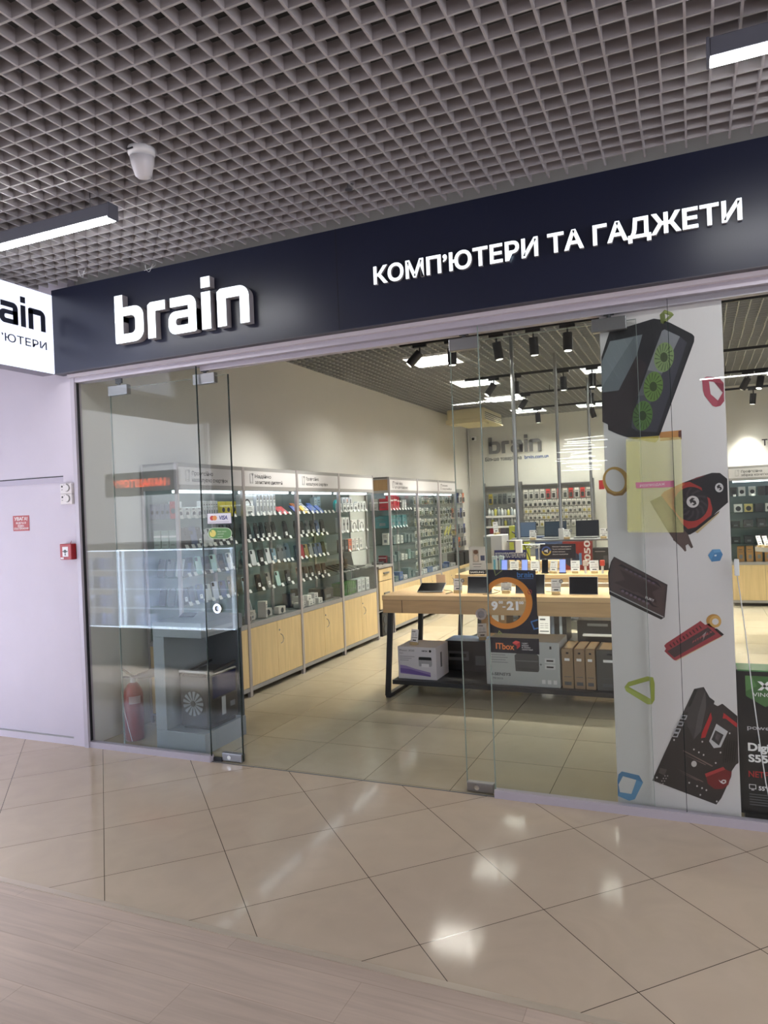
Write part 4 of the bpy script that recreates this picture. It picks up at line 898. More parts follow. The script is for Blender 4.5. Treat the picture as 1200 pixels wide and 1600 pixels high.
for ci in range(4):
    tg = {si: [y for y, *_ in ROWS.get((ci, si), [])] for si in range(3)}
    tg[3] = spread(0.08, CW[ci] - 0.12, 9)
    if ci == 3: tg = {3: spread(0.1, 0.85, 7), 2: spread(0.1, 0.85, 6), 1: spread(0.3, 0.8, 3)}
    cabinet((CX, CY0[ci], 0), 0, LN[ci], 'aluminium and maple display cabinet, %s from the entrance along the left wall%s' % (CN[ci], ', blank header' if ci == 3 else ''), CW[ci], tg, side={0: (0,), 3: (1,)}.get(ci, ()))
for (ci, si), items in ROWS.items(): row(ci, si, items)
def C(ci): return goods_frame((CX, CY0[ci], 0), 0)
# first cabinet, top shelf
for k, y in enumerate(spread(0.42, 0.64, 7)): carton(C(0), -0.07, y, ZS[3], 0.05, 0.03, 0.15, (216, 218, 222), 'slim white boxed accessory, %s in the standing row on the first cabinet top shelf' % ORD[k], print_='text')
for k, y in enumerate((0.10, 0.19, 0.28, 0.36)): carton(C(0), -0.05, y, ZS[3], 0.04, 0.075, 0.095, (224, 226, 228), 'small white earphone box, %s from the left on the top shelf of the first cabinet' % ORD[k], print_='bud')
carton(C(0), -0.13, 0.15, ZS[3], 0.04, 0.13, 0.15, (206, 208, 212), 'flat grey white box at the back left of the first cabinet top shelf', print_='text')
for k, y in enumerate((0.73, 0.81, 0.90)): carton(C(0), -0.06, y, ZS[3], 0.04, 0.07, 0.145, (222, 206, 58), 'yellow headphone package, %s of the three on the first cabinet top shelf' % ORD[k], 'headphone_package', 'package', 'round')
for k in range(4): carton(goods_frame((CX - 0.19 - 0.0, CY0[0], 0), math.radians(-90)), -0.05, -0.13 + k * 0.056, ZS[3], 0.05, 0.05, 0.13, (96, 104, 126), 'dark blue boxed gadget, %s from the wall behind the cabinet end glass' % ORD[k], print_='round')
carton(goods_frame((CX - 0.075, CY0[0], 0), math.radians(-90)), -0.045, -0.012, ZS[3], 0.04, 0.075, 0.15, (170, 52, 54), 'red headphone package behind the end glass of the first cabinet', 'headphone_package', 'package', 'round')
for k in range(3): carton(goods_frame((CX - 0.12, CY0[0], 0), math.radians(-90)), -0.04, -0.15 + k * 0.085, ZS[2], 0.06, 0.075, 0.16, (150, 168, 162), 'pale green grey box, %s from the wall on the end of the second shelf' % ORD[k], print_='stripe')
for si, cols in ((1, ((74, 76, 80), (110, 112, 112), (196, 200, 200))), (0, (BK, (52, 56, 66), BK))):
    for k in range(3): stand_phone(goods_frame((CX - 0.13, CY0[0] + 0.02, 0), math.radians(-90)), -0.15 + k * 0.1, ZS[si], cols[k], '%s phone cover facing the end glass, %s from the wall on the %s shelf' % ((('dark grey', 'grey', 'white') if si == 1 else ('black', 'slate blue', 'black'))[k], ORD[k], SN[si]), x=-0.06)
# second cabinet
carton(C(1), -0.10, 0.20, ZS[3], 0.06, 0.215, 0.215, (220, 222, 226), 'large white headphone box with a headband picture on the second cabinet top shelf', print_='headphone')
carton(C(1), -0.05, 0.17, ZS[3], 0.045, 0.16, 0.10, (228, 230, 232), 'low white box in front of the large headphone box, second cabinet', print_='text')
for k, y in enumerate(spread(0.36, 0.68, 6)): carton(C(1), -0.08, y, ZS[3], 0.13, 0.044, 0.215, (222, 224, 230), 'narrow white box, %s of the six standing upright on the second cabinet top shelf' % ORD[k], print_='text')
FL = (((186, 60, 66), 'red'), ((206, 70, 80), 'pink red'), ((70, 92, 168), 'blue'), ((212, 120, 60), 'orange'), ((226, 186, 70), 'yellow'), ((206, 208, 214), 'white'), ((64, 88, 170), 'dark blue'), ((80, 120, 196), 'light blue'), ((74, 108, 190), 'mid blue'))
for k, (c, w_) in enumerate(FL[:2]): carton(C(1), -0.05, 0.80 + 0.09 * k, ZS[3] + 0.008, 0.012, 0.085, 0.13, c, '%s flat card pack leaning at the right end of the second cabinet top shelf' % w_, 'card_pack', 'package', 'text', tilt=0.9)
for k, (c, w_) in enumerate(FL[2:]): carton(C(2), -0.05 - 0.05 * (k % 2), 0.10 + 0.095 * k, ZS[3] + 0.008 + 0.03 * (k % 2), 0.012, 0.085, 0.13, c, '%s flat pack leaning back on the third cabinet top shelf, %s from the left' % (w_, ORD[k]), 'card_pack', 'package', 'text', tilt=0.85)
for k, (y, h_) in enumerate(((0.40, 0.17), (0.78, 0.19), (0.86, 0.2))): carton(C(2), -0.2, y, ZS[3], 0.06, (0.05, 0.07, 0.08)[k], h_, ((196, 208, 214), (170, 186, 192), (150, 176, 190))[k], 'pale box at the back of the third cabinet top shelf, %s from the left' % ORD[k], print_='text')
carton(C(2), -0.12, 0.78, ZS[2], 0.012, 0.09, 0.11, (196, 196, 84), 'yellow green card hanging at the right of the third cabinet second shelf', 'card_pack', 'package')
for k in range(3): carton(C(2), -0.17, 0.80 + 0.07 * k, ZS[1], 0.06, 0.06, 0.13, ((150, 166, 160), (126, 140, 140), (160, 172, 170))[k], 'grey green box, %s of three at the right of the third cabinet third shelf' % ORD[k], print_='text')
# bottoms of the cabinets
rt = [(0.12, 0.05, 0.09, 0.07, 0.3), (0.22, 0.05, 0.10, 0.10, -0.2), (0.33, 0.06, 0.12, 0.05, 0.1), (0.42, 0.09, 0.05, 0.17, 0.25), (0.52, 0.05, 0.11, 0.08, -0.3), (0.62, 0.05, 0.09, 0.06, 0.2), (0.72, 0.06, 0.14, 0.075, 0.0)]
for k, (y, d, w_, h_, ya) in enumerate(rt): carton(C(1), -0.06 - 0.05 * (k % 3), y, 0.712, d, w_, h_, ((206, 200, 192), (188, 184, 178), (214, 212, 208))[k % 3], 'white charger unit, %s from the left in the pile on the second cabinet floor' % ORD[k], 'charger_unit', 'charger', 'text' if k % 2 else 'round', yaw=ya)
fr_ = thing('tilted_stand', 'white folding device stand propped up on the second cabinet floor', 'stand', (CX - 0.25, CY0[1] + 0.36, 0.712))
MB().beam((0, -0.06, 0.0), (0, 0.0, 0.20), 0.03, 0.012, M_WHITE).build('front_leg', fr_); MB().beam((0, 0.09, 0.0), (0, 0.005, 0.20), 0.03, 0.012, M_WHITE).build('rear_leg', fr_)
sb = [(0.10, 0.06, 0), (0.20, 0.06, 0), (0.30, 0.06, 0), (0.41, 0.06, 0), (0.53, 0.06, 0), (0.15, 0.06, 1), (0.27, 0.06, 1), (0.48, 0.06, 1)]
for k, (y, h_, lv) in enumerate(sb): carton(C(2), -0.05 - 0.03 * (k % 2), y, 0.712 + lv * 0.062, 0.09, 0.095, h_, ((216, 216, 214), (200, 200, 202))[k % 2], 'small white carton, %s in the %s layer on the third cabinet floor' % (ORD[k if lv == 0 else k - 5], ('lower', 'upper')[lv]), print_='text')
carton(C(2), -0.22, 0.18, 0.712, 0.1, 0.12, 0.15, (70, 74, 92), 'dark blue carton behind the white cartons on the third cabinet floor', print_='text')
carton(C(2), -0.20, 0.32, 0.712, 0.1, 0.11, 0.19, (32, 33, 38), 'black carton behind the white cartons on the third cabinet floor', print_='text')
carton(C(2), -0.10, 0.82, 0.712, 0.2, 0.26, 0.14, (44, 46, 50), 'wide black carton at the right of the third cabinet floor', print_='text')
# fourth cabinet
for k, y in enumerate((0.12, 0.24, 0.34, 0.44, 0.56, 0.65, 0.74, 0.83)): carton(C(3), -0.05, y, ZS[3], 0.05, 0.078, 0.11 if k < 5 else 0.13, (220, 220, 220), 'white boxed earphones, %s from left in the front row, fourth cabinet top shelf' % ORD[k], print_='bud' if k < 5 else 'watch')
for k, y in enumerate((0.42, 0.52, 0.62)): carton(C(3), -0.15, y, ZS[3], 0.05, 0.08, 0.19, (216, 214, 214), 'taller white box, %s of three in the back row of the fourth cabinet top shelf' % ORD[k], print_=('watch', 'orange_watch', 'watch')[k])
tl = MB().cyl((0, 0, 0), (0.03, 0, 0), 0.075, rgbm((60, 186, 186)), 24).cyl((0.028, 0, 0), (0.034, 0, 0), 0.03, rgbm((30, 120, 124)), 18).build('round_gadget', loc=(CX - 0.16, CY0[3] + 0.2, ZS[3] + 0.085)); tag(tl, 'bright turquoise round disc at the back of the fourth cabinet top shelf', 'gadget')
for k, (y, p_, w_) in enumerate(((0.12, 'orange_watch', 'orange strap'), (0.22, 'watch', 'black strap'), (0.32, 'watch', 'dark strap'))): carton(C(3), -0.06, y, ZS[2], 0.05, 0.088, 0.19, (224, 222, 222), 'white smart watch box with %s picture, %s from the left in the fourth cabinet' % (w_, ORD[k]), print_=p_)
for k, y in enumerate((0.52, 0.74)): carton(C(3), -0.06, y, ZS[2], 0.05, 0.17, 0.15, (226, 224, 222), '%s white headphone box with round cups on the fourth cabinet second shelf' % ('left', 'right')[k], print_='headphone')
for k, (y, c, w_) in enumerate(((0.16, (36, 34, 40), 'black'), (0.27, (30, 30, 36), 'dark black'), (0.37, (196, 96, 66), 'orange and white'), (0.47, (206, 196, 190), 'white'), (0.58, (214, 208, 202), 'off white'), (0.70, (206, 204, 200), 'pale grey'))): carton(C(3), -0.06, y, ZS[1], 0.06, 0.095, 0.155, c, '%s gadget box, %s from the left on the fourth cabinet third shelf' % (w_, ORD[k]), print_='text')
for k, y in enumerate(spread(0.10, 0.58, 5)):
    t = thing('tablet', 'black tablet lying tilted on the fourth cabinet lowest shelf, %s from the left' % ORD[k], 'tablet', (CX - 0.105, CY0[3] + y, ZS[0] + 0.018))
    MB().rbox(-0.20, 0.02, -0.05, 0.05, -0.006, 0.006, M_BLACK, 0.004).build('body', t, rot=(0, 0.32, 0)); MB().box(-0.19, 0.01, -0.045, 0.045, 0.0062, 0.0068, M_SCREEN).build('screen', t, rot=(0, 0.32, 0))
    MB().box(0.021, 0.05, -0.035, 0.035, -0.014, -0.010, M_PAPER).build('price_card', t)
for k in (0,): 
    t = thing('laptop', 'open black laptop standing at the right of the tilted tablets in the fourth cabinet', 'laptop', (CX - 0.23, CY0[3] + 0.84, ZS[0] + 0.01))
    MB().rbox(-0.1, 0.1, -0.12, 0.12, 0, 0.015, M_BLACK, 0.003).build('base', t); MB().rbox(-0.006, 0.006, -0.12, 0.12, 0, 0.19, M_BLACK, 0.003).build('lid', t, loc=(-0.08, 0, 0.012), rot=(0, -0.25, 0))
for k, y in enumerate(spread(0.10, 0.48, 8)): carton(C(3), -0.06, y, 0.712, 0.14, 0.046, 0.16, ((72, 116, 62), (60, 100, 54))[k % 2], 'green box, %s of eight standing in a row on the fourth cabinet floor' % ORD[k], print_='text')
for k, y in enumerate((0.60, 0.72, 0.86)): carton(C(3), -0.06, y, 0.712, 0.12, 0.11, 0.165, (188, 192, 194), 'light grey box, %s of three beside the green boxes in the fourth cabinet' % ORD[k], print_='text')
# drawer unit in the gap
du = thing('drawer_unit', 'narrow maple drawer unit with grey worktop between the two cabinet rows', 'cabinet', (CX, 4.79, 0))
MB().box(-0.36, -0.02, 0.0, 0.022, 0, 0.965, M_GREY).box(-0.36, -0.02, 0.478, 0.5, 0, 0.965, M_GREY).box(-0.36, -0.02, 0.022, 0.478, 0.36, 0.38, M_GREY).box(-0.37, -0.355, 0, 0.5, 0.36, 0.965, M_GREY).build('carcass', du)
MB().rbox(-0.38, 0.015, -0.01, 0.506, 0.965, 1.0, mat('worktop_grey', (140, 138, 136), 0.4), 0.006).build('worktop', du)
for k, (z0, z1) in enumerate(((0.79, 0.955), (0.40, 0.78))):
    d = MB().box(-0.02, 0.0, 0.026, 0.474, z0, z1, M_MAPLE).build('drawer', du)
    MB().rbox(0.0, 0.022, 0.16, 0.34, (z0 + z1) / 2 - 0.012 + 0.02, (z0 + z1) / 2 + 0.012 + 0.02, M_STEEL, 0.004).build('handle', d)
hp = thing('coiled_cable', 'black coiled cable lying on the grey worktop of the drawer unit', 'cable', (CX - 0.12, 5.05, 1.0))
MB().tube([(0.07 * math.cos(a * 0.7) * (1 + 0.1 * math.sin(a * 3)), 0.13 * math.sin(a * 0.7), 0.008 + 0.0015 * a) for a in range(24)], 0.006, M_BLACK, 6).build('coil', hp)
sk = thing('floor_speaker', 'black speaker standing on the floor under the drawer unit', 'speaker', (CX - 0.1, 5.05, 0))
MB().rbox(-0.12, 0.06, -0.10, 0.10, 0.0, 0.33, M_BLACK, 0.012).build('housing', sk)
for z in (0.1, 0.23): MB().cyl((0.058, 0, z), (0.066, 0, z), 0.06, mat('cone_grey', (50, 54, 60), 0.4), 18).build('cone', sk)
# second row of three cabinets
C2Y = [5.30, 6.44, 7.45]; C2W = [1.13, 1.0, 0.98]; C2N = ['fifth', 'sixth', 'seventh']
L2 = [('Сертифікат - найкраща', 'ідея для подарунку'), None, ('Економимо', 'з послугами Фішка')]
for k in range(3):
    tg = {3: spread(0.1, 0.9, 8), 2: spread(0.1, 0.7, 6)} if k == 0 else {}
    cabinet((CX, C2Y[k], 0), 0, L2[k], 'aluminium and maple display cabinet, %s from the entrance, %s' % (C2N[k], ('teal boxes inside', 'packed with small hanging packages, blank header', 'last before the back corner')[k]), C2W[k], tg, side=(0,) if k == 0 else (1,) if k == 2 else (), oak=True, shelves=k == 0)
def C2(k): return goods_frame((CX, C2Y[k], 0), 0)
for k, (y, c, h_, w_, wd) in enumerate(((0.14, (196, 92, 62), 0.16, 0.07, 'orange'), (0.24, (168, 40, 54), 0.21, 0.10, 'dark red'), (0.37, (190, 44, 62), 0.22, 0.13, 'red'), (0.49, (176, 38, 58), 0.20, 0.08, 'crimson'), (0.58, (48, 40, 46), 0.19, 0.06, 'black'), (0.68, (206, 206, 206), 0.15, 0.06, 'white'), (0.78, (200, 200, 204), 0.15, 0.06, 'pale grey'))):
    carton(C2(0), -0.07, y, ZS[3], 0.08, w_, h_, c, '%s box, %s from the left on the fifth cabinet top shelf' % (wd, ORD[k]), print_='stripe')
for k in range(2): carton(goods_frame((CX - 0.2, C2Y[0], 0), math.radians(-90)), -0.03, -0.07 + 0.155 * k, ZS[3], 0.06, 0.14, 0.17, ((180, 176, 176), (176, 48, 62))[k], ('grey white box behind the end glass of the fifth cabinet', 'red striped box behind the end glass of the fifth cabinet')[k], print_='stripe')
for k, (y, w_) in enumerate(((0.29, 0.19), (0.51, 0.2), (0.74, 0.18))): carton(C2(0), -0.08, y, ZS[2], 0.2, w_, 0.18, ((70, 124, 130), (58, 112, 122), (72, 128, 136))[k], 'teal carton, %s from the left on the fifth cabinet second shelf' % ORD[k], print_='text')
carton(goods_frame((CX - 0.15, C2Y[0], 0), math.radians(-90)), -0.03, 0.0, ZS[2], 0.1, 0.22, 0.17, (62, 116, 124), 'teal carton facing the end glass of the fifth cabinet', print_='text')
carton(goods_frame((CX - 0.15, C2Y[0], 0), math.radians(-90)), -0.03, 0.04, ZS[1], 0.03, 0.10, 0.17, (206, 206, 200), 'white carton facing the end glass of the fifth cabinet', print_='text')
carton(goods_frame((CX - 0.17, C2Y[0], 0), math.radians(-90)), -0.03, 0.0, 0.98 + 0.03, 0.06, 0.12, 0.1, (120, 40, 50), 'dark red carton facing the end glass of the fifth cabinet', print_='stripe')
for si in (1, 0):
    for k, y in enumerate(spread(0.12, 1.0, 7)): carton(C2(0), -0.06, y, ZS[si], 0.05, 0.09, R2.uniform(0.07, 0.15), R2.choice(((196, 200, 196), (120, 150, 148), (90, 110, 112), (206, 206, 200))), 'small carton, %s from the left on the fifth cabinet %s shelf' % (ORD[k], SN[si]), print_='text')
for k, y in enumerate(spread(0.12, 1.0, 6)): carton(C2(0), -0.06, y, 0.712, 0.12, 0.13, R2.uniform(0.05, 0.16), R2.choice(((64, 96, 150), (80, 110, 116), (200, 200, 202), (60, 86, 110))), 'assorted pack, %s from the left on the fifth cabinet floor' % ORD[k], 'assorted_pack', 'package', 'text')
PC_ = ((210, 212, 208), (196, 200, 196), (180, 186, 180), (214, 210, 196), (168, 176, 172))
for ci, n, z_list in ((1, 8, [1.84, 1.66, 1.48, 1.31, 1.14, 0.97, 0.80]), (2, 7, [1.84, 1.66, 1.48, 1.31, 1.14, 0.97])):
    for r_, z in enumerate(z_list):
        for k, y in enumerate(spread(0.09, C2W[ci] - 0.09, n)):
            hang_pack(C2(ci), -0.09, y + R2.uniform(-0.01, 0.01), z, 0.085, R2.uniform(0.11, 0.14), R2.choice(PC_), R2.choice(((70, 80, 80), (130, 140, 136), (90, 98, 80), (150, 150, 130))), 'hanging white package, %s from left in the %s row of the %s cabinet' % (ORD[k], ORD[r_], C2N[ci]))
for k in range(2):
    o = MB().rbox(-0.006, 0, -0.03, 0.03, 0, 0.24, rgbm((196, 190, 96)), 0.002, 1).build('ribbon_cable'); o.matrix_world = C2(2) @ Matrix.Translation((-0.035, 0.34 + 0.2 * k, 1.30)) @ Matrix.Rotation(-1.0 + 0.15 * k, 4, 'X')
    tag(o, ('left', 'right')[k] + ' of the two slanting yellow cable packs in the seventh cabinet', 'package')
for ci in (1, 2):
    for k, y in enumerate(spread(0.15, 0.85, 4)): carton(C2(ci), -0.06, y, 0.712, 0.10, 0.16, 0.05 + 0.02 * (k % 3), R2.choice(((206, 208, 210), (70, 100, 150), (190, 196, 200))), 'flat pack, %s from the left on the %s cabinet floor' % (ORD[k], C2N[ci]), 'assorted_pack', 'package', 'text', yaw=R2.uniform(-0.3, 0.3))
# ================================================================== behind the left glass
ds = thing('demo_stand', 'grey C shaped demonstration stand behind the left glass', 'stand', (-3.645, 0.10, 0))
MB().rbox(-0.229, 0.229, 0, 0.53, 0, 0.155, M_STAND, 0.003).build('plinth', ds)
MB().rbox(-0.229, -0.125, 0, 0.53, 0.155, 0.87, M_STAND, 0.003).build('upright', ds)
tp = MB().rbox(-0.229, 0.229, 0, 0.53, 0.87, 0.985, M_STAND, 0.003).build('top', ds)
MB().box(0.2292, 0.2296, 0.08, 0.40, 0.90, 0.93, rgbm((150, 156, 160))).build('side_lettering', tp)
MB().rbox(-0.12, 0.22, 0.51, 0.53, 0.155, 0.87, mat('stand_back', (70, 76, 80), 0.6), 0.002).build('rear_board', ds)
pc = thing('computer_tower', 'black computer tower with a big round fan grille on the grey demonstration stand', 'computer', (-3.565, 0.17, 0.157))
mb = MB().rbox(-0.14, 0.14, 0.015, 0.38, 0.03, 0.42, mat('tower_black', (13, 14, 16), 0.4), 0.02, 3).box(-0.12, 0.12, 0.03, 0.36, 0.0, 0.03, M_BLACK)
mb.build('housing', pc)
MB().rbox(-0.125, 0.125, 0.0, 0.02, 0.02, 0.41, mat('front_mesh', (18, 20, 23), 0.55), 0.012, 2).build('front_panel', pc)
fan = MB().cyl((0, 0.0, 0.2), (0, -0.006, 0.2), 0.098, mat('fan_dark', (14, 15, 18), 0.5), 32)
for k in range(13):
    a = 2 * math.pi * k / 13; q = lambda r, t: (r * math.cos(a + t), 0.2 + r * math.sin(a + t))
    fan.shape([[q(0.024, -0.14), q(0.093, -0.13), q(0.094, 0.0), q(0.092, 0.14), q(0.024, 0.2)]], mat('fan_blade', (120, 126, 130), 0.5), ((0, -0.009, 0), (1, 0, 0), (0, 0, 1)), 0.003)
fan.cyl((0, -0.006, 0.2), (0, -0.011, 0.2), 0.018, M_BLACK, 16)
fan.build('fan_grille', pc)
for s in (-1, 1): MB().beam((s * 0.115, 0.0, 0.415), (s * 0.115, 0.38, 0.452), 0.022, 0.02, M_BLACK).build('top_rail', pc)
MB().rbox(-0.13, 0.13, -0.004, 0.022, 0.43, 0.452, M_STEEL, 0.005).build('front_handle', pc); MB().beam((0.125, 0.01, 0.44), (0.128, 0.10, 0.405), 0.012, 0.022, M_STEEL).build('side_handle', pc)
MB().box(0.1402, 0.1410, 0.05, 0.35, 0.23, 0.40, mat('side_window', (28, 34, 66), 0.08)).box(0.1405, 0.1414, 0.16, 0.21, 0.08, 0.22, rgbm((150, 156, 160))).box(0.1405, 0.1414, 0.27, 0.33, 0.12, 0.16, rgbm((90, 96, 104))).build('side_panel', pc)
fe = thing('fire_extinguisher', 'red fire extinguisher with black discharge horn behind the left glass', 'fire extinguisher', (-4.24, 0.26, 0))
MB().lathe([(0.0, 0.0), (0.072, 0.0), (0.076, 0.012), (0.076, 0.36), (0.07, 0.40), (0.045, 0.445), (0.03, 0.46), (0.0, 0.46)], mat('extinguisher_red', (122, 10, 18), 0.35)).build('cylinder', fe)
MB().cyl((0, 0, 0.455), (0, 0, 0.50), 0.022, M_STEEL, 14).build('valve', fe)
MB().beam((0.02, 0, 0.50), (-0.10, -0.01, 0.565), 0.02, 0.008, M_BLACK).beam((0.02, 0, 0.495), (-0.09, -0.01, 0.50), 0.02, 0.008, M_BLACK).build('handle', fe)
MB().cyl((0.01, 0, 0.50), (0.07, 0, 0.515), 0.014, M_BLACK, 10).cyl((0.06, 0, 0.513), (0.25, 0.01, 0.555), 0.020, M_BLACK, 16, 0.042).build('discharge_horn', fe)
mb = MB()
for k in range(8):
    a, b = [math.radians(-75 + 9 * q) for q in (k, k + 1)]; r_ = 0.0768
    mb.add([(r_ * math.cos(q), r_ * math.sin(q), z) for q, z in ((a, 0.30), (b, 0.30), (b, 0.36), (a, 0.36))], [(0, 1, 2, 3)], rgbm((176, 150, 152)))
mb.build('label', fe)
fw = MB().tube([(-0.03, -0.077, 0.43), (-0.035, -0.085, 0.35), (-0.02, -0.085, 0.25), (0.02, -0.09, 0.12), (0.05, -0.085, 0.01)], 0.0025, M_WHITE, 5).build('hanging_cord', fe)
ad = MB().rbox(-0.035, 0.035, -0.02, 0.02, 0.0, 0.12, M_BLACK, 0.006).box(-0.03, 0.03, -0.0205, -0.02, 0.02, 0.1, rgbm((150, 150, 154))).build('power_adapter', loc=(-4.0, 0.40, 0)); tag(ad, 'small black power adapter on the floor behind the extinguisher', 'adapter')
ph = MB().rbox(-0.06, 0.06, -0.04, 0.04, 0, 0.008, M_BLACK, 0.003).build('smartphone', loc=(-3.72, 0.34, 1.002), rot=(0.25, 0, 0.3)); tag(ph, 'black smartphone lying on top of the grey demonstration stand', 'smartphone')
# ================================================================== tables
def table(x0, x1, y0, label, dep=0.88):
    t = thing('display_table', label, 'table', (x0, y0, 0)); L = x1 - x0
    MB().rbox(0, L, 0, dep, 0.925, 0.97, M_MAPLE_X, 0.002, 1).build('tabletop', t)
    mb = MB().box(0.004, L - 0.004, 0.004, 0.024, 0.806, 0.925, M_APRON).box(0.004, L - 0.004, dep - 0.024, dep - 0.004, 0.806, 0.925, M_APRON).box(0.004, 0.024, 0.024, dep - 0.024, 0.806, 0.925, M_APRON).box(L - 0.024, L - 0.004, 0.024, dep - 0.024, 0.806, 0.925, M_APRON)
    for x in (0.20, L - 0.2): mb.box(x - 0.0015, x + 0.0015, 0.0, 0.01, 0.806, 0.925, M_INK)
    mb.box(0, L, -0.0008, 0.004, 0.9245, 0.928, M_OAK)
    mb.build('apron', t)
    for x in (0.05, L - 0.05):
        s = -1 if x < 1 else 1
        MB().beam((x - s * 0.02, 0.03, 0.806), (x + s * 0.035, 0.02, 0.02), 0.045, 0.035, M_DARK, (0, 1, 0)).build('leg', t)
        MB().beam((x - s * 0.02, dep - 0.03, 0.806), (x + s * 0.035, dep - 0.02, 0.02), 0.045, 0.035, M_DARK, (0, 1, 0)).build('leg', t)
        MB().beam((x + s * 0.035, 0.02, 0.018), (x + s * 0.035, dep - 0.02, 0.018), 0.045, 0.035, M_DARK).build('foot_rail', t)
    MB().rbox(0.06, L - 0.06, 0.03, dep - 0.03, 0.128, 0.168, M_DARK, 0.003, 1).build('lower_shelf', t)
    return t
table(-2.752, -0.20, 1.95, 'maple table with dark steel A legs nearest the entrance, tablets on top')
table(-2.672, -0.10, 3.94, 'second maple table with dark steel legs, phones and signs on top')
table(-2.60, -0.05, 5.93, 'third maple table with dark steel legs behind the laptop shelf')
def price_stand(x, y, z, label, back=False, w=0.085, h=0.115, lean=0.18, yaw=0.0, dot=True, group=None):
    t = thing('price_stand', label, 'price card', (x, y, z + 0.001), yaw, group)
    MB().rbox(-0.034, 0.034, -0.025, 0.025, 0, 0.028, M_MAPLE, 0.002, 1).build('base', t)
    mb = MB().box(-w / 2, w / 2, -0.0015, 0.0015, 0, h, M_PAPER if not back else mat('card_back', (214, 196, 180), 0.7))
    if not back:
        mb.box(-w * 0.38, w * 0.1, -0.0018, -0.0014, h * 0.80, h * 0.86, M_GREYINK)
        for k in range(3): mb.box(-w * 0.36, -w * 0.05, -0.0018, -0.0014, h * (0.5 + 0.08 * k), h * (0.52 + 0.08 * k), rgbm((150, 150, 156))).box(w * 0.04, w * 0.34, -0.0018, -0.0014, h * (0.5 + 0.08 * k), h * (0.52 + 0.08 * k), rgbm((150, 150, 156)))
        mb.box(-w * 0.4, w * 0.4, -0.0018, -0.0014, h * 0.36, h * 0.40, M_GREYINK).box(-w * 0.22, w * 0.24, -0.0018, -0.0014, h * 0.14, h * 0.22, M_INK)
    mb.build('card', t, loc=(0, 0.004, 0.02), rot=(-lean, 0, 0))
    if dot: MB().cyl((w / 2 + 0.004, 0.012, h * 0.95 + 0.005), (w / 2 + 0.004, 0.009, h * 0.95 + 0.005), 0.017, rgbm((60, 62, 70)), 14).cyl((w / 2 + 0.004, 0.009, h * 0.95 + 0.005), (w / 2 + 0.004, 0.0085, h * 0.95 + 0.005), 0.012, rgbm((170, 172, 178)), 14).build('round_badge', t)
    return t
TZ = 0.97
def tablet_up(x, y, w, h, lean, label, z=TZ, yaw=0.0):
    t = thing('tablet', label, 'tablet', (x, y, z + 0.003), yaw); r = (-lean, 0, 0)
    MB().rbox(-w / 2, w / 2, 0, 0.008, 0, h, mat('tablet_silver', (176, 176, 178), 0.3, 0.6), 0.0035).build('body', t, rot=r)
    MB().box(-w / 2 + 0.004, w / 2 - 0.004, -0.0008, 0.0002, 0.004, h - 0.004, M_SCREEN).build('screen', t, rot=r)
    MB().beam((0, 0.012 + h * 0.6 * math.sin(lean), h * 0.55), (0, 0.012 + h * 0.6 * math.sin(lean) + 0.07, 0.004), 0.06, 0.006, M_STEEL).build('stand', t)
    return t
t = thing('tablet', 'black tablet lying almost flat at the left end of the nearest table', 'tablet', (-2.36, 2.26, TZ + 0.004))
MB().rbox(-0.125, 0.125, -0.095, 0.095, 0.0, 0.008, MATS.get('tablet_silver') or mat('tablet_silver', (176, 176, 178), 0.3, 0.6), 0.003).build('body', t, loc=(0, 0, 0.035), rot=(0.34, 0, 0.1))
MB().box(-0.12, 0.12, -0.09, 0.09, 0.0082, 0.0088, M_SCREEN).build('screen', t, loc=(0, 0, 0.035), rot=(0.34, 0, 0.1))
MB().rbox(-0.05, 0.05, -0.05, 0.04, 0.0, 0.02, M_STEEL, 0.003).build('stand', t)
tablet_up(-1.86, 2.16, 0.235, 0.155, 0.20, 'black upright tablet left of the opening hours poster on the nearest table')
tablet_up(-1.395, 2.16, 0.265, 0.175, 0.20, 'black upright tablet partly behind the opening hours poster on the nearest table')
tablet_up(-0.925, 2.14, 0.245, 0.155, 0.20, 'black upright tablet nearest the white board on the nearest table')
price_stand(-2.075, 2.18, TZ, 'white price card on a wood block beside the flat tablet, nearest table')
price_stand(-1.62, 2.20, TZ, 'white price card seen through the orange ring of the poster', dot=False, w=0.10, h=0.09)
price_stand(-1.16, 2.14, TZ, 'white price card on a wood block left of the rightmost tablet, nearest table')
price_stand(-2.39, 2.62, TZ, 'beige price card seen from behind at the far left of the nearest table', True, 0.10, 0.11, -0.1, 0, False)
price_stand(-1.98, 2.66, TZ, 'beige price card seen from behind near the middle of the nearest table', True, 0.10, 0.085, -0.1, 0, False)
price_stand(-1.06, 2.62, TZ, 'beige price card seen from behind the rightmost tablet of the nearest table', True, 0.13, 0.085, -0.1, 0, False)
for k, pts in enumerate(([(-2.25, 2.25, TZ + 0.02), (-2.18, 2.30, TZ + 0.006), (-2.14, 2.22, TZ + 0.005), (-2.16, 2.08, TZ + 0.005)], [(-1.74, 2.22, TZ + 0.03), (-1.70, 2.30, TZ + 0.006), (-1.72, 2.14, TZ + 0.005), (-1.80, 2.06, TZ + 0.005)], [(-1.26, 2.2, TZ + 0.02), (-1.22, 2.28, TZ + 0.005), (-1.20, 2.40, TZ + 0.005)])):
    o = MB().tube(pts, 0.003, M_BLACK, 6).build('charging_cable'); tag(o, ('thin black cable from the flat tablet on the nearest table', 'thin black cable inside the poster ring on the nearest table', 'thin black cable beside the partly hidden tablet')[k], 'cable')
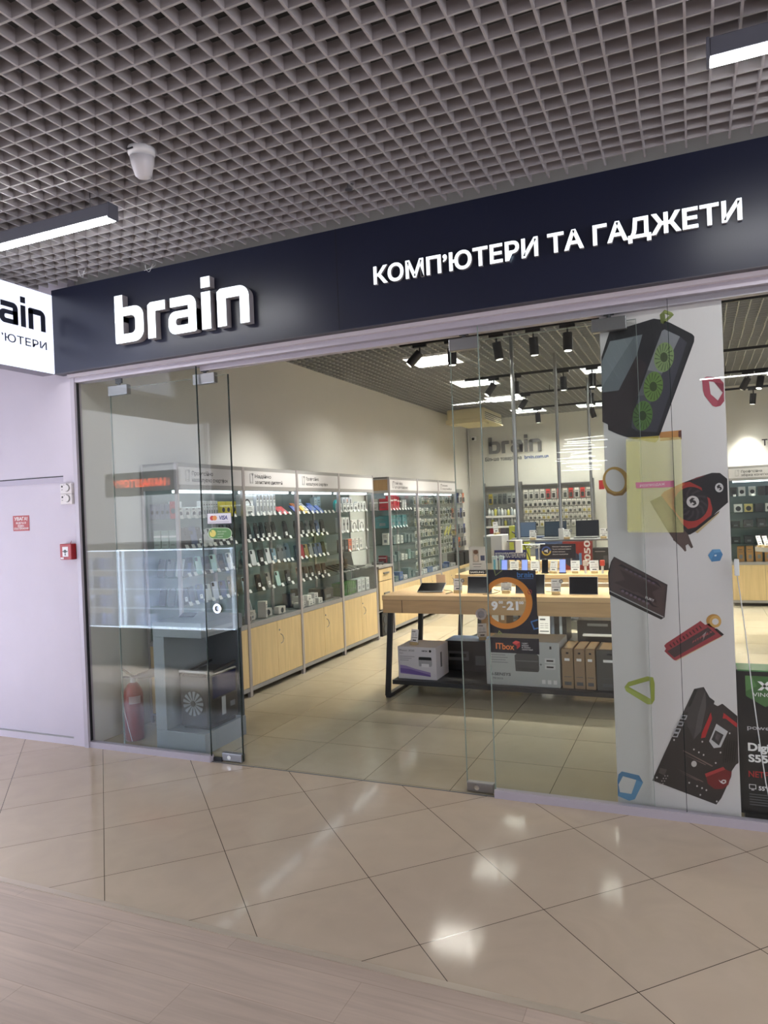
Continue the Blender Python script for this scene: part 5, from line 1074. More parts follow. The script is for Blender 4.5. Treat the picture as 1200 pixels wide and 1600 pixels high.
wr = MB().rbox(-0.9, 0.9, -0.04, 0.04, 0.0, 0.035, mat('grey_rail', (150, 140, 130), 0.5), 0.004).build('cable_rail', loc=(-1.15, 2.76, TZ + 0.001)); tag(wr, 'low wooden cable rail along the back edge of the nearest table', 'rail')
# goods under the nearest table
SZ = 0.168
def box_thing(name, label, x0, x1, y0, y1, z0, h, body): 
    t = thing(name, label, 'box', ((x0 + x1) / 2, y0, z0 + 0.001)); w = (x1 - x0) / 2
    MB().rbox(-w, w, 0, y1 - y0, 0, h, body, 0.003, 1).build('carton', t)
    return t, w
t, w = box_thing('printer_box', 'white printer carton with a purple swoosh under the nearest table', -2.655, -2.27, 2.05, 2.40, SZ, 0.305, mat('white_carton', (206, 204, 210), 0.5))
mb = MB(); F_ = lambda d: ((0, -0.0004 - d, 0), (1, 0, 0), (0, 0, 1)); PU = rgbm((112, 92, 158)); PU2 = rgbm((150, 134, 186))
mb.shape([[(-w + 0.02, 0.05), (-w + 0.02, 0.13), (-w + 0.08, 0.125), (-w + 0.17, 0.10), (w - 0.06, 0.07), (w - 0.06, 0.035), (-w + 0.2, 0.04)]], PU2, F_(0)); mb.shape([[(-w + 0.02, 0.06), (-w + 0.02, 0.10), (-w + 0.12, 0.095), (w - 0.06, 0.045), (w - 0.06, 0.03), (-w + 0.1, 0.052)]], PU, F_(0.0004))
mb.shape([[(0.02, 0.125), (0.14, 0.125), (0.15, 0.14), (0.15, 0.20), (0.13, 0.215), (0.03, 0.215), (0.015, 0.2)]], rgbm((160, 160, 166)), F_(0.0008)); mb.box(0.02, 0.145, -0.0018, -0.0012, 0.185, 0.212, M_BLACK).box(0.045, 0.12, -0.0018, -0.0012, 0.118, 0.15, rgbm((222, 222, 226)))
mb.text('Phaser 3020', M_GREYINK, ((-w + 0.02, -0.0008, 0.262), (1, 0, 0), (0, 0, 1)), w=0.15, h=0.018); mb.text('Printer', M_GREYINK, ((-w + 0.02, -0.0008, 0.238), (1, 0, 0), (0, 0, 1)), w=0.04, h=0.012)
mb.text('xerox', M_INK, ((0.05, -0.0008, 0.264), (1, 0, 0), (0, 0, 1)), w=0.06, h=0.018, bold=0.03).cyl((0.135, -0.0002, 0.27), (0.135, -0.001, 0.27), 0.012, M_INK, 14)
for k in range(3): mb.box(-w + 0.02, -w + 0.17 - 0.03 * k, -0.0008, -0.0002, 0.21 - 0.018 * k, 0.216 - 0.018 * k, rgbm((150, 150, 158)))
mb.build('front_print', t)
MB().box(w, w + 0.0006, 0.12, 0.16, 0.1, 0.24, M_GREYINK).build('side_print', t)
price_stand(-2.52, 2.14, SZ + 0.307, 'price card standing on the purple and white printer carton', h=0.125, w=0.08, lean=0.2, yaw=-0.2, dot=False)
t, w = box_thing('printer_box', 'black printer carton behind the white one under the nearest table', -2.33, -1.80, 2.50, 2.78, SZ, 0.29, mat('black_carton', (40, 40, 46), 0.35))
mb = MB().box(-w * 0.95, w * 0.1, -0.001, 0, 0.03, 0.26, rgbm((26, 27, 32))).box(-w * 0.9, -w * 0.1, -0.0014, -0.0008, 0.10, 0.19, rgbm((86, 88, 94))).box(-w * 0.85, -w * 0.2, -0.002, -0.0012, 0.13, 0.165, M_SCREEN).box(w * 0.15, w * 0.5, -0.0014, 0, 0.06, 0.15, rgbm((92, 96, 100)))
mb.box(-w, w, 0.0, 0.3, 0.2905, 0.2912, rgbm((90, 120, 160))); mb.build('front_print', t)
price_stand(-1.97, 2.58, SZ + 0.294, 'price card standing on the black printer carton', h=0.14, w=0.09, lean=0.25, yaw=0.3, dot=False)
t, w = box_thing('printer_box', 'large pale grey printer carton under the nearest table below the dark stickers', -1.79, -1.135, 2.04, 2.46, SZ, 0.395, mat('pale_carton', (180, 184, 184), 0.5))
mb = MB(); mb.shape([[(-0.06, 0.13), (0.14, 0.13), (0.15, 0.15), (0.15, 0.27), (0.12, 0.30), (-0.03, 0.30), (-0.065, 0.27)]], rgbm((66, 68, 70)), F_(0)); mb.box(-0.055, 0.14, -0.0012, -0.0004, 0.22, 0.226, rgbm((110, 112, 114))); mb.box(-0.05, 0.135, -0.0012, -0.0004, 0.15, 0.156, rgbm((40, 42, 44)))
for z in (0.16, 0.215): mb.box(0.20, 0.29, -0.0012, 0, z, z + 0.04, rgbm((206, 208, 208))).box(0.215, 0.275, -0.0016, 0, z + 0.012, z + 0.026, M_BLACK)
mb.box(0.155, 0.175, -0.001, 0, 0.197, 0.201, M_INK).box(0.163, 0.167, -0.001, 0, 0.188, 0.21, M_INK)
mb.text('i-SENSYS', M_INK, ((-w + 0.05, -0.0008, 0.085), (1, 0, 0), (0.15, 0, 1)), w=0.17, h=0.026, bold=0.02); mb.text('MF3010', M_GREYINK, ((-w + 0.06, -0.0008, 0.05), (1, 0, 0), (0, 0, 1)), w=0.09, h=0.018)
for k in range(5): mb.box(-w + 0.05, -w + 0.2 - 0.02 * (k % 2), -0.0006, 0, 0.20 + 0.022 * k, 0.206 + 0.022 * k, rgbm((130, 132, 136)))
for k in range(3): mb.box(0.17 + 0.05 * k, 0.20 + 0.05 * k, -0.0006, 0, 0.03, 0.065, rgbm((222, 222, 222)))
mb.box(0.245, 0.262, -0.0006, 0, 0.335, 0.36, M_INK); mb.build('front_print', t)
for k, (x0, x1, c, h_, w_) in enumerate(((-1.118, -1.022, (148, 124, 96), 0.345, 'brown'), (-1.014, -0.925, (146, 122, 96), 0.345, 'brown'), (-0.918, -0.838, (150, 126, 98), 0.345, 'brown'), (-0.828, -0.60, (78, 78, 76), 0.345, 'dark grey'))):
    t, w = box_thing('tall_carton', '%s upright carton, %s of four right of the pale printer carton' % (w_, ORD[k]), x0, x1, 2.05, 2.42, SZ, h_, rgbm(c, 0.6))
    MB().box(-w * 0.5, w * 0.4, -0.0006, 0, 0.24, 0.262, M_PAPER).box(-w * 0.2, w * 0.25, -0.0006, 0, 0.30, 0.315, M_INK).box(-w * 0.6, w * 0.6, -0.0006, 0, 0.10, 0.105, M_GREYINK).box(-w * 0.6, w * 0.6, -0.0006, 0, 0.03, 0.06, M_GREYINK).build('front_print', t)
    MB().box(-w * 0.8, w * 0.8, 0.03, 0.33, h_, h_ + 0.0006, mat('clear_tape', (190, 186, 176), 0.1)).build('tape', t)
# goods under the second table
t, w = box_thing('cardboard_box', 'plain brown cardboard box under the second table behind the glass door', -2.43, -2.12, 4.15, 4.5, SZ, 0.36, mat('cardboard', (150, 122, 92), 0.7, noise=0.05, scale=12))
MB().box(-0.02, 0.06, -0.0006, 0, 0.20, 0.30, M_PAPER).box(0.09, 0.13, -0.0006, 0, 0.24, 0.30, M_PAPER).box(0.05, 0.15, -0.0006, 0, 0.03, 0.09, M_PAPER).build('labels', t)
for k, (x0, x1, h_) in enumerate(((-1.98, -1.70, 0.5), (-1.62, -1.42, 0.52), (-1.30, -0.85, 0.26), (-0.80, -0.35, 0.34))):
    t, w = box_thing('printer' if k > 1 else 'computer_tower', ('dark computer tower under the second table seen through the poster ring', 'dark slim computer tower under the second table right of the poster', 'black printer with a paper tray under the second table', 'black printer under the second table close to the white board')[k], x0, x1, 4.15, 4.5, SZ, h_, mat('device_black', (38, 38, 40), 0.35))
    t['category'] = 'printer' if k > 1 else 'computer'
    if k > 1: MB().rbox(-w * 0.7, w * 0.7, -0.08, 0.0, h_ * 0.35, h_ * 0.42, rgbm((190, 190, 190)), 0.003).build('paper_tray', t); MB().box(-w * 0.5, w * 0.5, -0.002, 0, h_ * 0.75, h_ * 0.86, rgbm((120, 124, 126))).build('control_panel', t)
    else: MB().box(-w * 0.8, -w * 0.4, -0.001, 0, 0.05, h_ - 0.05, rgbm((120, 130, 146))).box(w * 0.2, w * 0.5, -0.001, 0, 0.05, h_ - 0.05, rgbm((150, 160, 170))).build('front_strip', t)
price_stand(-1.66, 4.06, SZ, 'price card under the second table between the dark towers', h=0.30, w=0.13, lean=0.1, dot=False)
# things on the second table
def phone_up(x, y, label, col, w=0.072, h=0.155):
    t = thing('smartphone', label, 'smartphone', (x, y, TZ + 0.002)); r = (-0.2, 0, 0)
    MB().rbox(-0.04, 0.04, -0.01, 0.05, 0, 0.012, M_BLACK, 0.003).build('cradle', t)
    MB().rbox(-w / 2, w / 2, 0, 0.008, 0.008, h + 0.008, M_BLACK, 0.003).build('body', t, rot=r)
    MB().box(-w / 2 + 0.003, w / 2 - 0.003, -0.0008, 0.0002, 0.012, h + 0.004, col).build('screen', t, rot=r)
BLUE = mat('lit_blue_screen', (128, 146, 226), 0.3, emit=0.45)
phone_up(-2.10, 4.06, 'smartphone with a lit blue screen left of the opening hours poster top', BLUE); phone_up(-1.86, 4.06, 'smartphone with a lit blue screen above the poster top edge', BLUE)
phone_up(-1.625, 4.06, 'smartphone with a dark screen right of the poster on the second table', M_SCREEN); phone_up(-1.425, 4.06, 'smartphone with a lit blue screen below the dark notice on the second table', BLUE)
for k, (x, ya) in enumerate(((-1.985, 0.1), (-1.745, 0.0), (-1.535, -0.5), (-1.285, 0.05), (-1.075, 0.25))):
    price_stand(x, 4.08, TZ, ('white price card between the two blue phones', 'white price card left of the dark phone', 'white price card turned sideways right of the dark phone', 'white price card right of the blue phone under the notice', 'white price card beside the orange gadget near the white board')[k] + ', second table', w=0.10, h=0.125, yaw=ya, dot=False)
for k, (x, c, l) in enumerate(((-1.17, (206, 190, 180), 'small white handheld stabiliser standing on the second table'), (-0.985, (196, 70, 50), 'small orange red handheld gadget standing on the second table'))):
    t = thing('handheld_gadget', l, 'gadget', (x, 4.06, TZ)); MB().cyl((0, 0, 0), (0, 0, 0.09), 0.014, rgbm((206, 206, 206)), 10).build('handle', t); MB().rbox(-0.025, 0.025, -0.02, 0.02, 0.085, 0.15, rgbm(c), 0.008).build('head', t)
t = thing('poster_stand', 'acrylic stand with a portrait leaflet on a black branded plinth', 'stand', (-2.41, 4.02, TZ))
pl = MB().rbox(-0.10, 0.10, -0.03, 0.06, 0, 0.05, M_BLACK, 0.003).build('plinth', t); MB().text('SAMSUNG', M_PAPER, ((-0.085, -0.0308, 0.014), (1, 0, 0), (0, 0, 1)), w=0.17, h=0.024, bold=0.03).build('lettering', pl)
MB().box(-0.10, 0.10, 0.0, 0.004, 0.05, 0.325, mat('leaflet', (206, 204, 202), 0.3)).box(-0.055, 0.02, -0.0006, 0, 0.14, 0.29, rgbm((170, 160, 152))).shape([ell(-0.016, 0.262, 0.03, 0.026, 12)], rgbm((112, 82, 66)), ((0, -0.0012, 0), (1, 0, 0), (0, 0, 1))).shape([ell(-0.016, 0.19, 0.026, 0.04, 12)], rgbm((206, 186, 172)), ((0, -0.0012, 0), (1, 0, 0), (0, 0, 1))).box(0.04, 0.09, -0.0006, 0, 0.16, 0.22, rgbm((70, 76, 104))).box(-0.06, 0.05, -0.0006, 0, 0.115, 0.122, M_GREYINK).box(-0.05, 0.04, -0.0006, 0, 0.085, 0.09, M_GREYINK).build('leaflet', t)
t, w = box_thing('white_carton', 'tall white boxed appliance behind the portrait leaflet on the second table', -2.42, -2.19, 4.36, 4.7, TZ, 0.44, mat('appliance_white', (214, 214, 212), 0.4))
MB().box(-w - 0.001, -w * 0.2, -0.001, 0.0, 0.10, 0.42, rgbm((130, 138, 136))).build('front_print', t)
price_stand(-2.29, 4.5, TZ + 0.443, 'price card on top of the tall white boxed appliance', h=0.14, w=0.09, lean=0.1, yaw=1.1, dot=False)
for k in range(2):
    o = MB().rbox(-0.03, 0.03, 0, 0.03, 0, 0.2, rgbm((196, 214, 220)), 0.004).box(-0.012, 0.012, -0.0008, 0, 0.04, 0.16, rgbm((96, 176, 206))).build('boxed_gadget', loc=(-2.235 + 0.075 * k, 4.14 + 0.03 * k, TZ + 0.001)); tag(o, ('left', 'right')[k] + ' of two slim white and cyan boxes beside the video surveillance board', 'box')
t = thing('counter_board', 'blue board reading video surveillance in Cyrillic on the second table', 'sign', (-2.07, 4.26, TZ))
MB().box(-0.195, 0.195, 0, 0.008, 0.145, 0.265, mat('blue_board', (30, 36, 104), 0.4)).text('ВІДЕОСПОСТЕРЕЖЕННЯ', M_PAPER, ((0, -0.0008, 0.175), (1, 0, 0), (0, 0, 1)), w=0.365, h=0.058, bold=0.02, align='c').build('board', t)
for s in (-0.15, 0.15): MB().box(s - 0.012, s + 0.012, 0.002, 0.006, 0, 0.145, M_STEEL).build('support', t)
t = thing('counter_board', 'dark notice board with a yellow and blue roundel on the second table', 'sign', (-1.51, 4.30, TZ))
mb = MB().box(-0.205, 0.205, 0, 0.008, 0.155, 0.325, mat('dark_board', (38, 34, 46), 0.4)); F2 = lambda d: ((0, -0.0005 - d, 0), (1, 0, 0), (0, 0, 1))
mb.shape([ell(-0.135, 0.245, 0.055, 0.055, 24, 0, 180)], rgbm((70, 100, 176)), F2(0)).shape([ell(-0.135, 0.245, 0.055, 0.055, 24, 180, 360)], rgbm((220, 190, 86)), F2(0)).shape([ell(-0.135, 0.245, 0.038, 0.038, 24)], MATS['dark_board'], F2(0.0005)).shape([[(-0.158, 0.235), (-0.14, 0.235), (-0.118, 0.22), (-0.115, 0.27), (-0.14, 0.256), (-0.158, 0.254)]], M_PAPER, F2(0.001))
for k, s_ in enumerate(('Шановні відвідувачі!', 'Під час повітряної тривоги', 'магазин зачинено.', 'Дякуємо за розуміння')): mb.text(s_, M_PAPER, ((-0.065, -0.001, 0.288 - 0.03 * k), (1, 0, 0), (0, 0, 1)), w=(0.22, 0.215, 0.15, 0.18)[k], h=0.014)
mb.build('board', t); MB().box(-0.16, -0.14, 0.002, 0.006, 0, 0.155, M_STEEL).build('support', t); MB().box(0.14, 0.16, 0.002, 0.006, 0, 0.155, M_STEEL).build('support', t)
t, w = box_thing('graphics_card_box', 'red carton with a large white number standing behind the dark notice', -1.49, -1.15, 4.50, 4.62, TZ, 0.338, rgbm((150, 52, 46)))
MB().text('3050', M_PAPER, ((w - 0.02, -0.0008, 0.03), (0, 0, 1), (-1, 0, 0)), w=0.32, h=0.07, bold=0.03).shape([ell(-0.05, 0.12, 0.10, 0.09, 10)], rgbm((48, 58, 84)), ((0, -0.0006, 0), (1, 0, 0), (0, 0, 1))).box(0.02, 0.05, -0.0014, 0, 0.06, 0.2, rgbm((96, 140, 190))).build('front_print', t)
t, w = box_thing('black_carton', 'black carton right of the red carton at the edge of the white board', -1.135, -0.9, 4.46, 4.6, TZ, 0.26, rgbm((36, 38, 42)))
MB().box(-w * 0.8, w * 0.2, -0.0006, 0, 0.215, 0.222, rgbm((150, 150, 150))).box(w * 0.0, w * 0.7, -0.0006, 0, 0.08, 0.17, rgbm((66, 70, 76))).build('front_print', t)
# raised laptop shelf over the back of the second table
ls = thing('laptop_shelf', 'raised grey metal shelf with laptops above the back of the second table', 'shelf', (-1.55, 4.52, TZ))
MB().rbox(-0.62, 0.75, 0.0, 0.43, 0.345, 0.365, M_STEEL, 0.003).build('shelf_board', ls)
for s in (-0.58, 0.71): MB().box(s - 0.012, s + 0.012, 0.25, 0.275, 0, 0.345, M_STEEL).build('post', ls)
LZ = TZ + 0.366
for k, (x, sc_) in enumerate(((-2.02, (92, 112, 140)), (-1.64, (52, 66, 80)), (-1.25, (36, 40, 46)))):
    t = thing('laptop', ('left laptop with a pale blue screen on the raised shelf', 'middle laptop with a dark blue screen on the raised shelf', 'right laptop with a black screen on the raised shelf beside the white board')[k], 'laptop', (x, 4.76, LZ))
    MB().rbox(-0.14, 0.14, -0.05, 0.16, 0.001, 0.016, M_STEEL, 0.003).build('base', t)
    ld = MB().rbox(-0.14, 0.14, 0, 0.008, 0, 0.20, M_BLACK, 0.003).build('lid', t, loc=(0, 0.15, 0.016), rot=(-0.15, 0, 0))
    MB().box(-0.132, 0.132, -0.0008, 0.0, 0.01, 0.192, mat('laptop_screen_%d' % k, sc_, 0.12)).build('screen', ld)
    price_stand(x + (0.17, 0.20, 0.235)[k], 4.545, LZ, ('price card beside the left laptop on the raised shelf', 'price card between the middle and right laptops', 'price card right of the right laptop, touching the white board')[k], w=0.085, h=0.10)
ct = thing('white_cable_knot', 'tangle of white cables on a thin white stem behind the blue board', 'cable', (-1.83, 4.48, TZ))
MB().cyl((0.06, 0, 0), (0.06, 0, 0.30), 0.008, M_WHITE, 8).build('stem', ct)
R3 = random.Random(5); MB().tube([(R3.uniform(-0.14, 0.15), R3.uniform(-0.03, 0.03), 0.29 + R3.uniform(-0.02, 0.03)) for _ in range(14)], 0.006, M_WHITE, 6).build('cable_loops', ct)
# third table and what stands around it
t, w = box_thing('lime_carton', 'lime green display board on the third table left of the laptops', -2.52, -2.24, 6.1, 6.2, TZ, 0.50, rgbm((166, 172, 66)))
tr = thing('tripod', 'black camera tripod arm in front of the lime green board', 'tripod', (-2.30, 5.98, TZ))
for a in (0.3, 2.4, 4.5): MB().cyl((0.10 * math.cos(a), 0.10 * math.sin(a), 0), (0, 0, 0.28), 0.008, M_BLACK, 8).build('leg', tr)
MB().cyl((0, 0, 0.28), (0, 0, 0.34), 0.012, M_BLACK, 8).cyl((0, 0, 0.34), (-0.15, 0, 0.42), 0.012, M_BLACK, 8).build('arm', tr)
t, w = box_thing('monitor_carton', 'blue and dark carton on the third table behind the left laptop', -2.15, -1.75, 6.1, 6.3, TZ, 0.34, rgbm((52, 66, 96)))
# ================================================================== back wall displays
def slat_back(x0, x1, y, label):
    t = thing('slat_wall_display', label, 'display rack', ((x0 + x1) / 2, y, 0)); w = (x1 - x0) / 2
    MB().box(-w, w, 0.02, 0.04, 0.25, 2.18, mat('slat_grey', (150, 152, 148), 0.6)).build('back_board', t)
    mb = MB()
    for k in range(12): mb.box(-w, w, 0.012, 0.022, 0.45 + k * 0.14, 0.455 + k * 0.14, M_DARK)
    mb.build('slot_grooves', t)
    MB().box(-w, w, -0.02, 0.04, 2.15, 2.18, M_STEEL).box(-w, w, -0.005, 0.04, 2.10, 2.115, M_STEEL).build('top_rail', t)
    for s in (-1, 1): MB().box(s * w - 0.015, s * w + 0.015, -0.03, 0.04, 0.0, 2.25, M_STEEL).build('post', t)
    return t
slat_back(-4.06, -3.32, 10.45, 'grey back wall rack of spray cans and cleaners below the wall logo'); slat_back(-3.29, -1.85, 10.45, 'wide grey back wall rack of hanging packages with a red upper row')
MBK = lambda x, z: Matrix.Translation((x, 10.44, z)) @ Matrix.Rotation(math.radians(-90), 4, 'Z')
rn = random.Random(11)
for r_, (z, h, n, tint) in enumerate(((1.875, 0.20, 12, 'r'), (1.72, 0.135, 14, 'w'), (1.59, 0.115, 15, 'y'), (1.46, 0.115, 15, 'w'), (1.32, 0.12, 13, 'w'))):
    for k, x in enumerate(spread(-3.2, -1.95, n)):
        c = rn.choice(((222, 220, 216), (206, 206, 202))) if not (tint == 'r' and k > 3 and k % 2 == 0) else (186, 62, 58)
        hang_pack(MBK(x, z), 0.0, 0, 0, 0.082 if r_ < 2 else 0.072, h, c, (64, 66, 66) if r_ < 2 else rn.choice(((110, 110, 106), (150, 140, 90), (70, 72, 72))), '%s hanging package, %s from left in the %s row of the wide back rack' % ('red' if c[0] == 186 else 'white', ORD[k], ORD[r_]))
for r_, z in enumerate((1.56, 1.345, 1.19)):
    bsf = MB().box(-0.34, 0.34, -0.16, 0.0, -0.012, 0.0, M_DARK).box(-0.34, 0.34, -0.165, -0.16, -0.03, 0.01, M_PAPER if r_ < 2 else M_DARK).build('rack_shelf', loc=(-3.69, 10.44, z)); tag(bsf, '%s dark shelf of the left back wall rack' % ('top', 'middle', 'lowest')[r_], 'shelf')
    if r_ < 2:
        for k, x in enumerate(spread(-3.96, -3.42, 9)):
            cc = ((206, 210, 212), (186, 192, 196), (196, 190, 96), (150, 160, 166))[(k + r_) % 4]; hh = rn.uniform(0.13, 0.19)
            o = MB().lathe([(0, 0), (0.026, 0), (0.028, 0.006), (0.028, hh * 0.78), (0.012, hh * 0.84), (0.012, hh * 0.87)], rgbm(cc)).lathe([(0.013, hh * 0.86), (0.015, hh * 0.88), (0.015, hh), (0, hh)], M_WHITE).build('spray_bottle', loc=(x, 10.36, z + 0.001))
            tag(o, '%s spray bottle, %s from left on the %s shelf of the left back rack' % ({206: 'white', 186: 'grey white', 196: 'yellow', 150: 'blue grey'}[cc[0]], ORD[k], ('top', 'middle')[r_]), 'bottle')
    else:
        for k, x in enumerate(spread(-3.9, -3.45, 5)):
            cc = ((170, 60, 70), (196, 170, 150), (110, 104, 120), (70, 70, 74), (150, 80, 70))[k]
            o = MB().rbox(-0.05, 0.05, -0.05, 0.05, 0, 0.12, rgbm(cc), 0.008).build('gift_pack', loc=(x, 10.36, z + 0.001)); tag(o, '%s small pack, %s from left on the lowest shelf of the left back rack' % (('red', 'beige', 'violet grey', 'dark grey', 'rust red')[k], ORD[k]), 'package')
for k, x in enumerate(spread(-3.94, -3.44, 6)):
    hang_pack(MBK(x, 1.80), 0, 0, 0, 0.08, 0.22, ((196, 180, 70), (120, 130, 128), (86, 96, 96), (84, 92, 94), (160, 166, 166), (190, 196, 196))[k], (60, 66, 68), '%s hanging card, %s from left in the top row of the left back rack' % (('yellow', 'grey', 'dark grey', 'slate', 'pale grey', 'white')[k], ORD[k]))
yd = MB().cyl((0, 0, 0), (0, 0.01, 0), 0.055, rgbm((220, 206, 90)), 24).build('round_price_tag', loc=(-3.40, 10.262, 1.232)); tag(yd, 'round yellow price disc on the left back wall rack', 'price tag')
# side rack in the far left corner
t = thing('slat_wall_display', 'narrow corner rack of cables and cards on the left wall past the cabinets', 'display rack', (-4.44, 9.3, 0))
MB().box(0, 0.03, -0.7, 0.7, 0.3, 2.14, MATS['slat_grey']).build('back_board', t); MB().box(0.0, 0.36, -0.7, 0.7, 0.62, 0.66, M_MAPLE).build('ledge', t)
for r_, z in enumerate((1.86, 1.56, 1.24, 0.98)):
    for k, y in enumerate(spread(8.75, 9.85, 7)):
        c = ((206, 206, 208), (150, 152, 156), (196, 106, 70), (40, 60, 120), (60, 62, 66))[(k * 2 + r_ * 3) % 5]
        hang_pack(Matrix.Translation((-4.405, y, z)), 0.05, 0, 0, 0.11, 0.2, c, (90, 90, 92), '%s hanging card, %s from the front in the %s row of the corner rack' % ({206: 'white', 150: 'grey', 196: 'orange', 40: 'blue', 60: 'dark'}[c[0]], ORD[k], ORD[r_]))
for k, y in enumerate((8.95, 9.3, 9.65)):
    o = MB().rbox(0, 0.25, -0.14, 0.14, 0, 0.24, M_BLACK, 0.01).build('printer', loc=(-4.40, y, 0.662)); tag(o, 'black device, %s from the front on the ledge of the corner rack' % ORD[k], 'printer')
rs = MB().box(-0.05, 0.05, -0.01, 0, 0, 0.18, M_RED).build('wall_notice', loc=(-1.72, 10.65, 2.02)); tag(rs, 'small red notice on the back wall right of the racks', 'sign')
# ================================================================== right hand side
RZ = math.radians(-90)
for k, (x, ln, lb) in enumerate(((0.47, ('Професійна', 'збірка комп’ютерів'), 'aluminium and maple display cabinet against the rear wall beyond the right glass'), (1.49, None, 'display cabinet further right along the rear wall, cut off by the frame'))):
    cabinet((x, 8.62, 0), RZ, ln, lb, 1.0, {3: spread(0.1, 0.9, 4)} if not k else None, side=(0, 1))
G3 = goods_frame((0.47, 8.62, 0), RZ)
for k, (y, c) in enumerate(((0.09, (70, 72, 76)), (0.21, (216, 218, 222)), (0.36, (212, 214, 216)), (0.49, (60, 60, 64)), (0.60, (52, 50, 54)), (0.75, (206, 206, 208)))): carton(G3, -0.08, y, ZS[3], 0.1, 0.10, 0.15, c, '%s box, %s from the left on the top shelf of the rear wall cabinet' % ('white' if c[0] > 200 else 'dark', ORD[k]), print_='round')
for k, (y, c) in enumerate(((0.15, (210, 212, 214)), (0.30, (196, 180, 120)), (0.45, (60, 60, 64)), (0.60, (206, 206, 208)), (0.78, (50, 52, 56)))): carton(G3, -0.10, y, ZS[2], 0.1, 0.12, 0.13, c, '%s pack, %s from the left on the second shelf of the rear wall cabinet' % (('white', 'sand', 'dark', 'pale', 'black')[k], ORD[k]), print_='round')
for si in (1, 0):
    for k, y in enumerate(spread(0.10, 0.85, 5)): carton(G3, -0.10, y, ZS[si], 0.14, 0.13, 0.10 + 0.02 * (k % 3), ((42, 44, 48), (58, 60, 66))[k % 2], 'dark component box, %s from the left on the %s shelf of the rear wall cabinet' % (ORD[k], SN[si]), print_='text')
for k, y in enumerate((0.16, 0.29, 0.42, 0.55)): carton(G3, -0.05, y, 0.712, 0.12, 0.10, 0.25, (172, 128, 76), 'brown upright carton, %s from the left on the floor of the rear wall cabinet' % ORD[k], print_='text')
tw = MB().text('Техніка', M_INK, ((0, -0.004, 0), (1, 0, 0), (0, 0, 1)), w=0.5, h=0.10, bold=0.03).build('wall_lettering', loc=(1.02, 9.05, 2.585)); tag(tw, 'black lettering high on the rear wall beyond the right glass', 'sign')
wc = thing('counter', 'grey topped counter with price cards at the right edge of the photo', 'counter', (0.62, 5.3, 0))
MB().shape([[(0, 0.02), (0.5, -0.85), (2.0, -0.85), (2.0, 0.5), (0.15, 0.5)]], mat('counter_grey', (170, 170, 166), 0.4), ((0, 0, 1.16), (1, 0, 0), (0, 1, 0)), 0.05).build('worktop', wc)
MB().box(0.25, 1.9, -0.2, 0.45, 0, 1.11, mat('counter_front', (70, 74, 78), 0.5)).build('cupboard', wc)
for k in range(5): price_stand(0.68 + 0.06 * k, 5.27 - 0.105 * k, 1.16, 'white price card, %s from the left in the row on the counter edge' % ORD[k], w=0.08, h=0.12, lean=0.3, yaw=0.9, dot=False)
tvb = thing('television_carton', 'black television carton with a green shield standing at the lower right', 'box', (0.163, 0.075, 0.0))
MB().rbox(0, 1.36, 0, 0.17, 0.05, 0.83, mat('carton_black', (30, 31, 34), 0.35), 0.004, 2).build('carton', tvb); MB().box(0.02, 1.34, 0.01, 0.16, 0.0, 0.05, M_DARK).build('foot_board', tvb)
MB().box(0.008, 1.35, -0.001, 0.168, 0.824, 0.8312, rgbm((96, 150, 100), 0.15)).build('green_top_tape', tvb)
mb = MB(); XO = 0.163; F3 = lambda d: ((0, -0.0008 - d, 0), (1, 0, 0), (0, 0, 1))
cxs = 0.137
mb.shape([[(0.045, 0.80), (0.229, 0.80), (0.229, 0.69), (cxs, 0.635), (0.045, 0.69)]], rgbm((70, 110, 62)), F3(0)); mb.shape([[(0.045, 0.80), (0.075, 0.80), (0.10, 0.745), (0.045, 0.715)]], rgbm((92, 136, 80)), F3(0.0005))
for a in (1, -1): mb.shape([[(cxs - a * 0.034, 0.772), (cxs - a * 0.014, 0.772), (cxs + a * 0.034, 0.724), (cxs + a * 0.014, 0.724)]], M_PAPER, F3(0.001))
mb.text('VINGA', M_PAPER, ((cxs - 0.058, -0.002, 0.690), (1, 0, 0), (0, 0, 1)), w=0.116, h=0.022)
mb.text('powered by', rgbm((196, 196, 200)), ((0.046, -0.001, 0.510), (1, 0, 0), (0, 0, 1)), w=0.24, h=0.024, bold=0.01)
mb.text('Digital TV', M_PAPER, ((0.046, -0.001, 0.395), (1, 0, 0), (0, 0, 1)), w=0.27, h=0.042, bold=0.035); mb.text('S55UHD', M_PAPER, ((0.046, -0.001, 0.335), (1, 0, 0), (0, 0, 1)), w=0.24, h=0.040, bold=0.035)
mb.text('NETFLIX', rgbm((176, 40, 44)), ((0.044, -0.001, 0.252), (1, 0, 0), (0, 0, 1)), w=0.155, h=0.034, bold=0.015)
mb.shape([[(0.044, 0.187), (0.078, 0.187), (0.078, 0.212), (0.044, 0.212)], [(0.047, 0.19), (0.075, 0.19), (0.075, 0.209), (0.047, 0.209)]], M_PAPER, F3(0)); mb.box(0.054, 0.068, -0.0014, -0.0008, 0.180, 0.184, M_PAPER)
mb.text('55"', M_PAPER, ((0.09, -0.001, 0.184), (1, 0, 0), (0, 0, 1)), h=0.022, bold=0.03)
for k in range(5): mb.box(0.044, 0.30, -0.001, -0.0006, 0.10 + 0.014 * k, 0.105 + 0.014 * k, rgbm((92, 94, 98)))
mb.build('front_print', tvb)
jb = thing('sensor_box', 'small white sensor box with a dangling white cord on the right pane edge', 'sensor', (0.186, 0.011, 1.39))
MB().rbox(-0.012, 0.012, 0, 0.022, -0.045, 0.045, M_WHITE, 0.004).build('housing', jb)
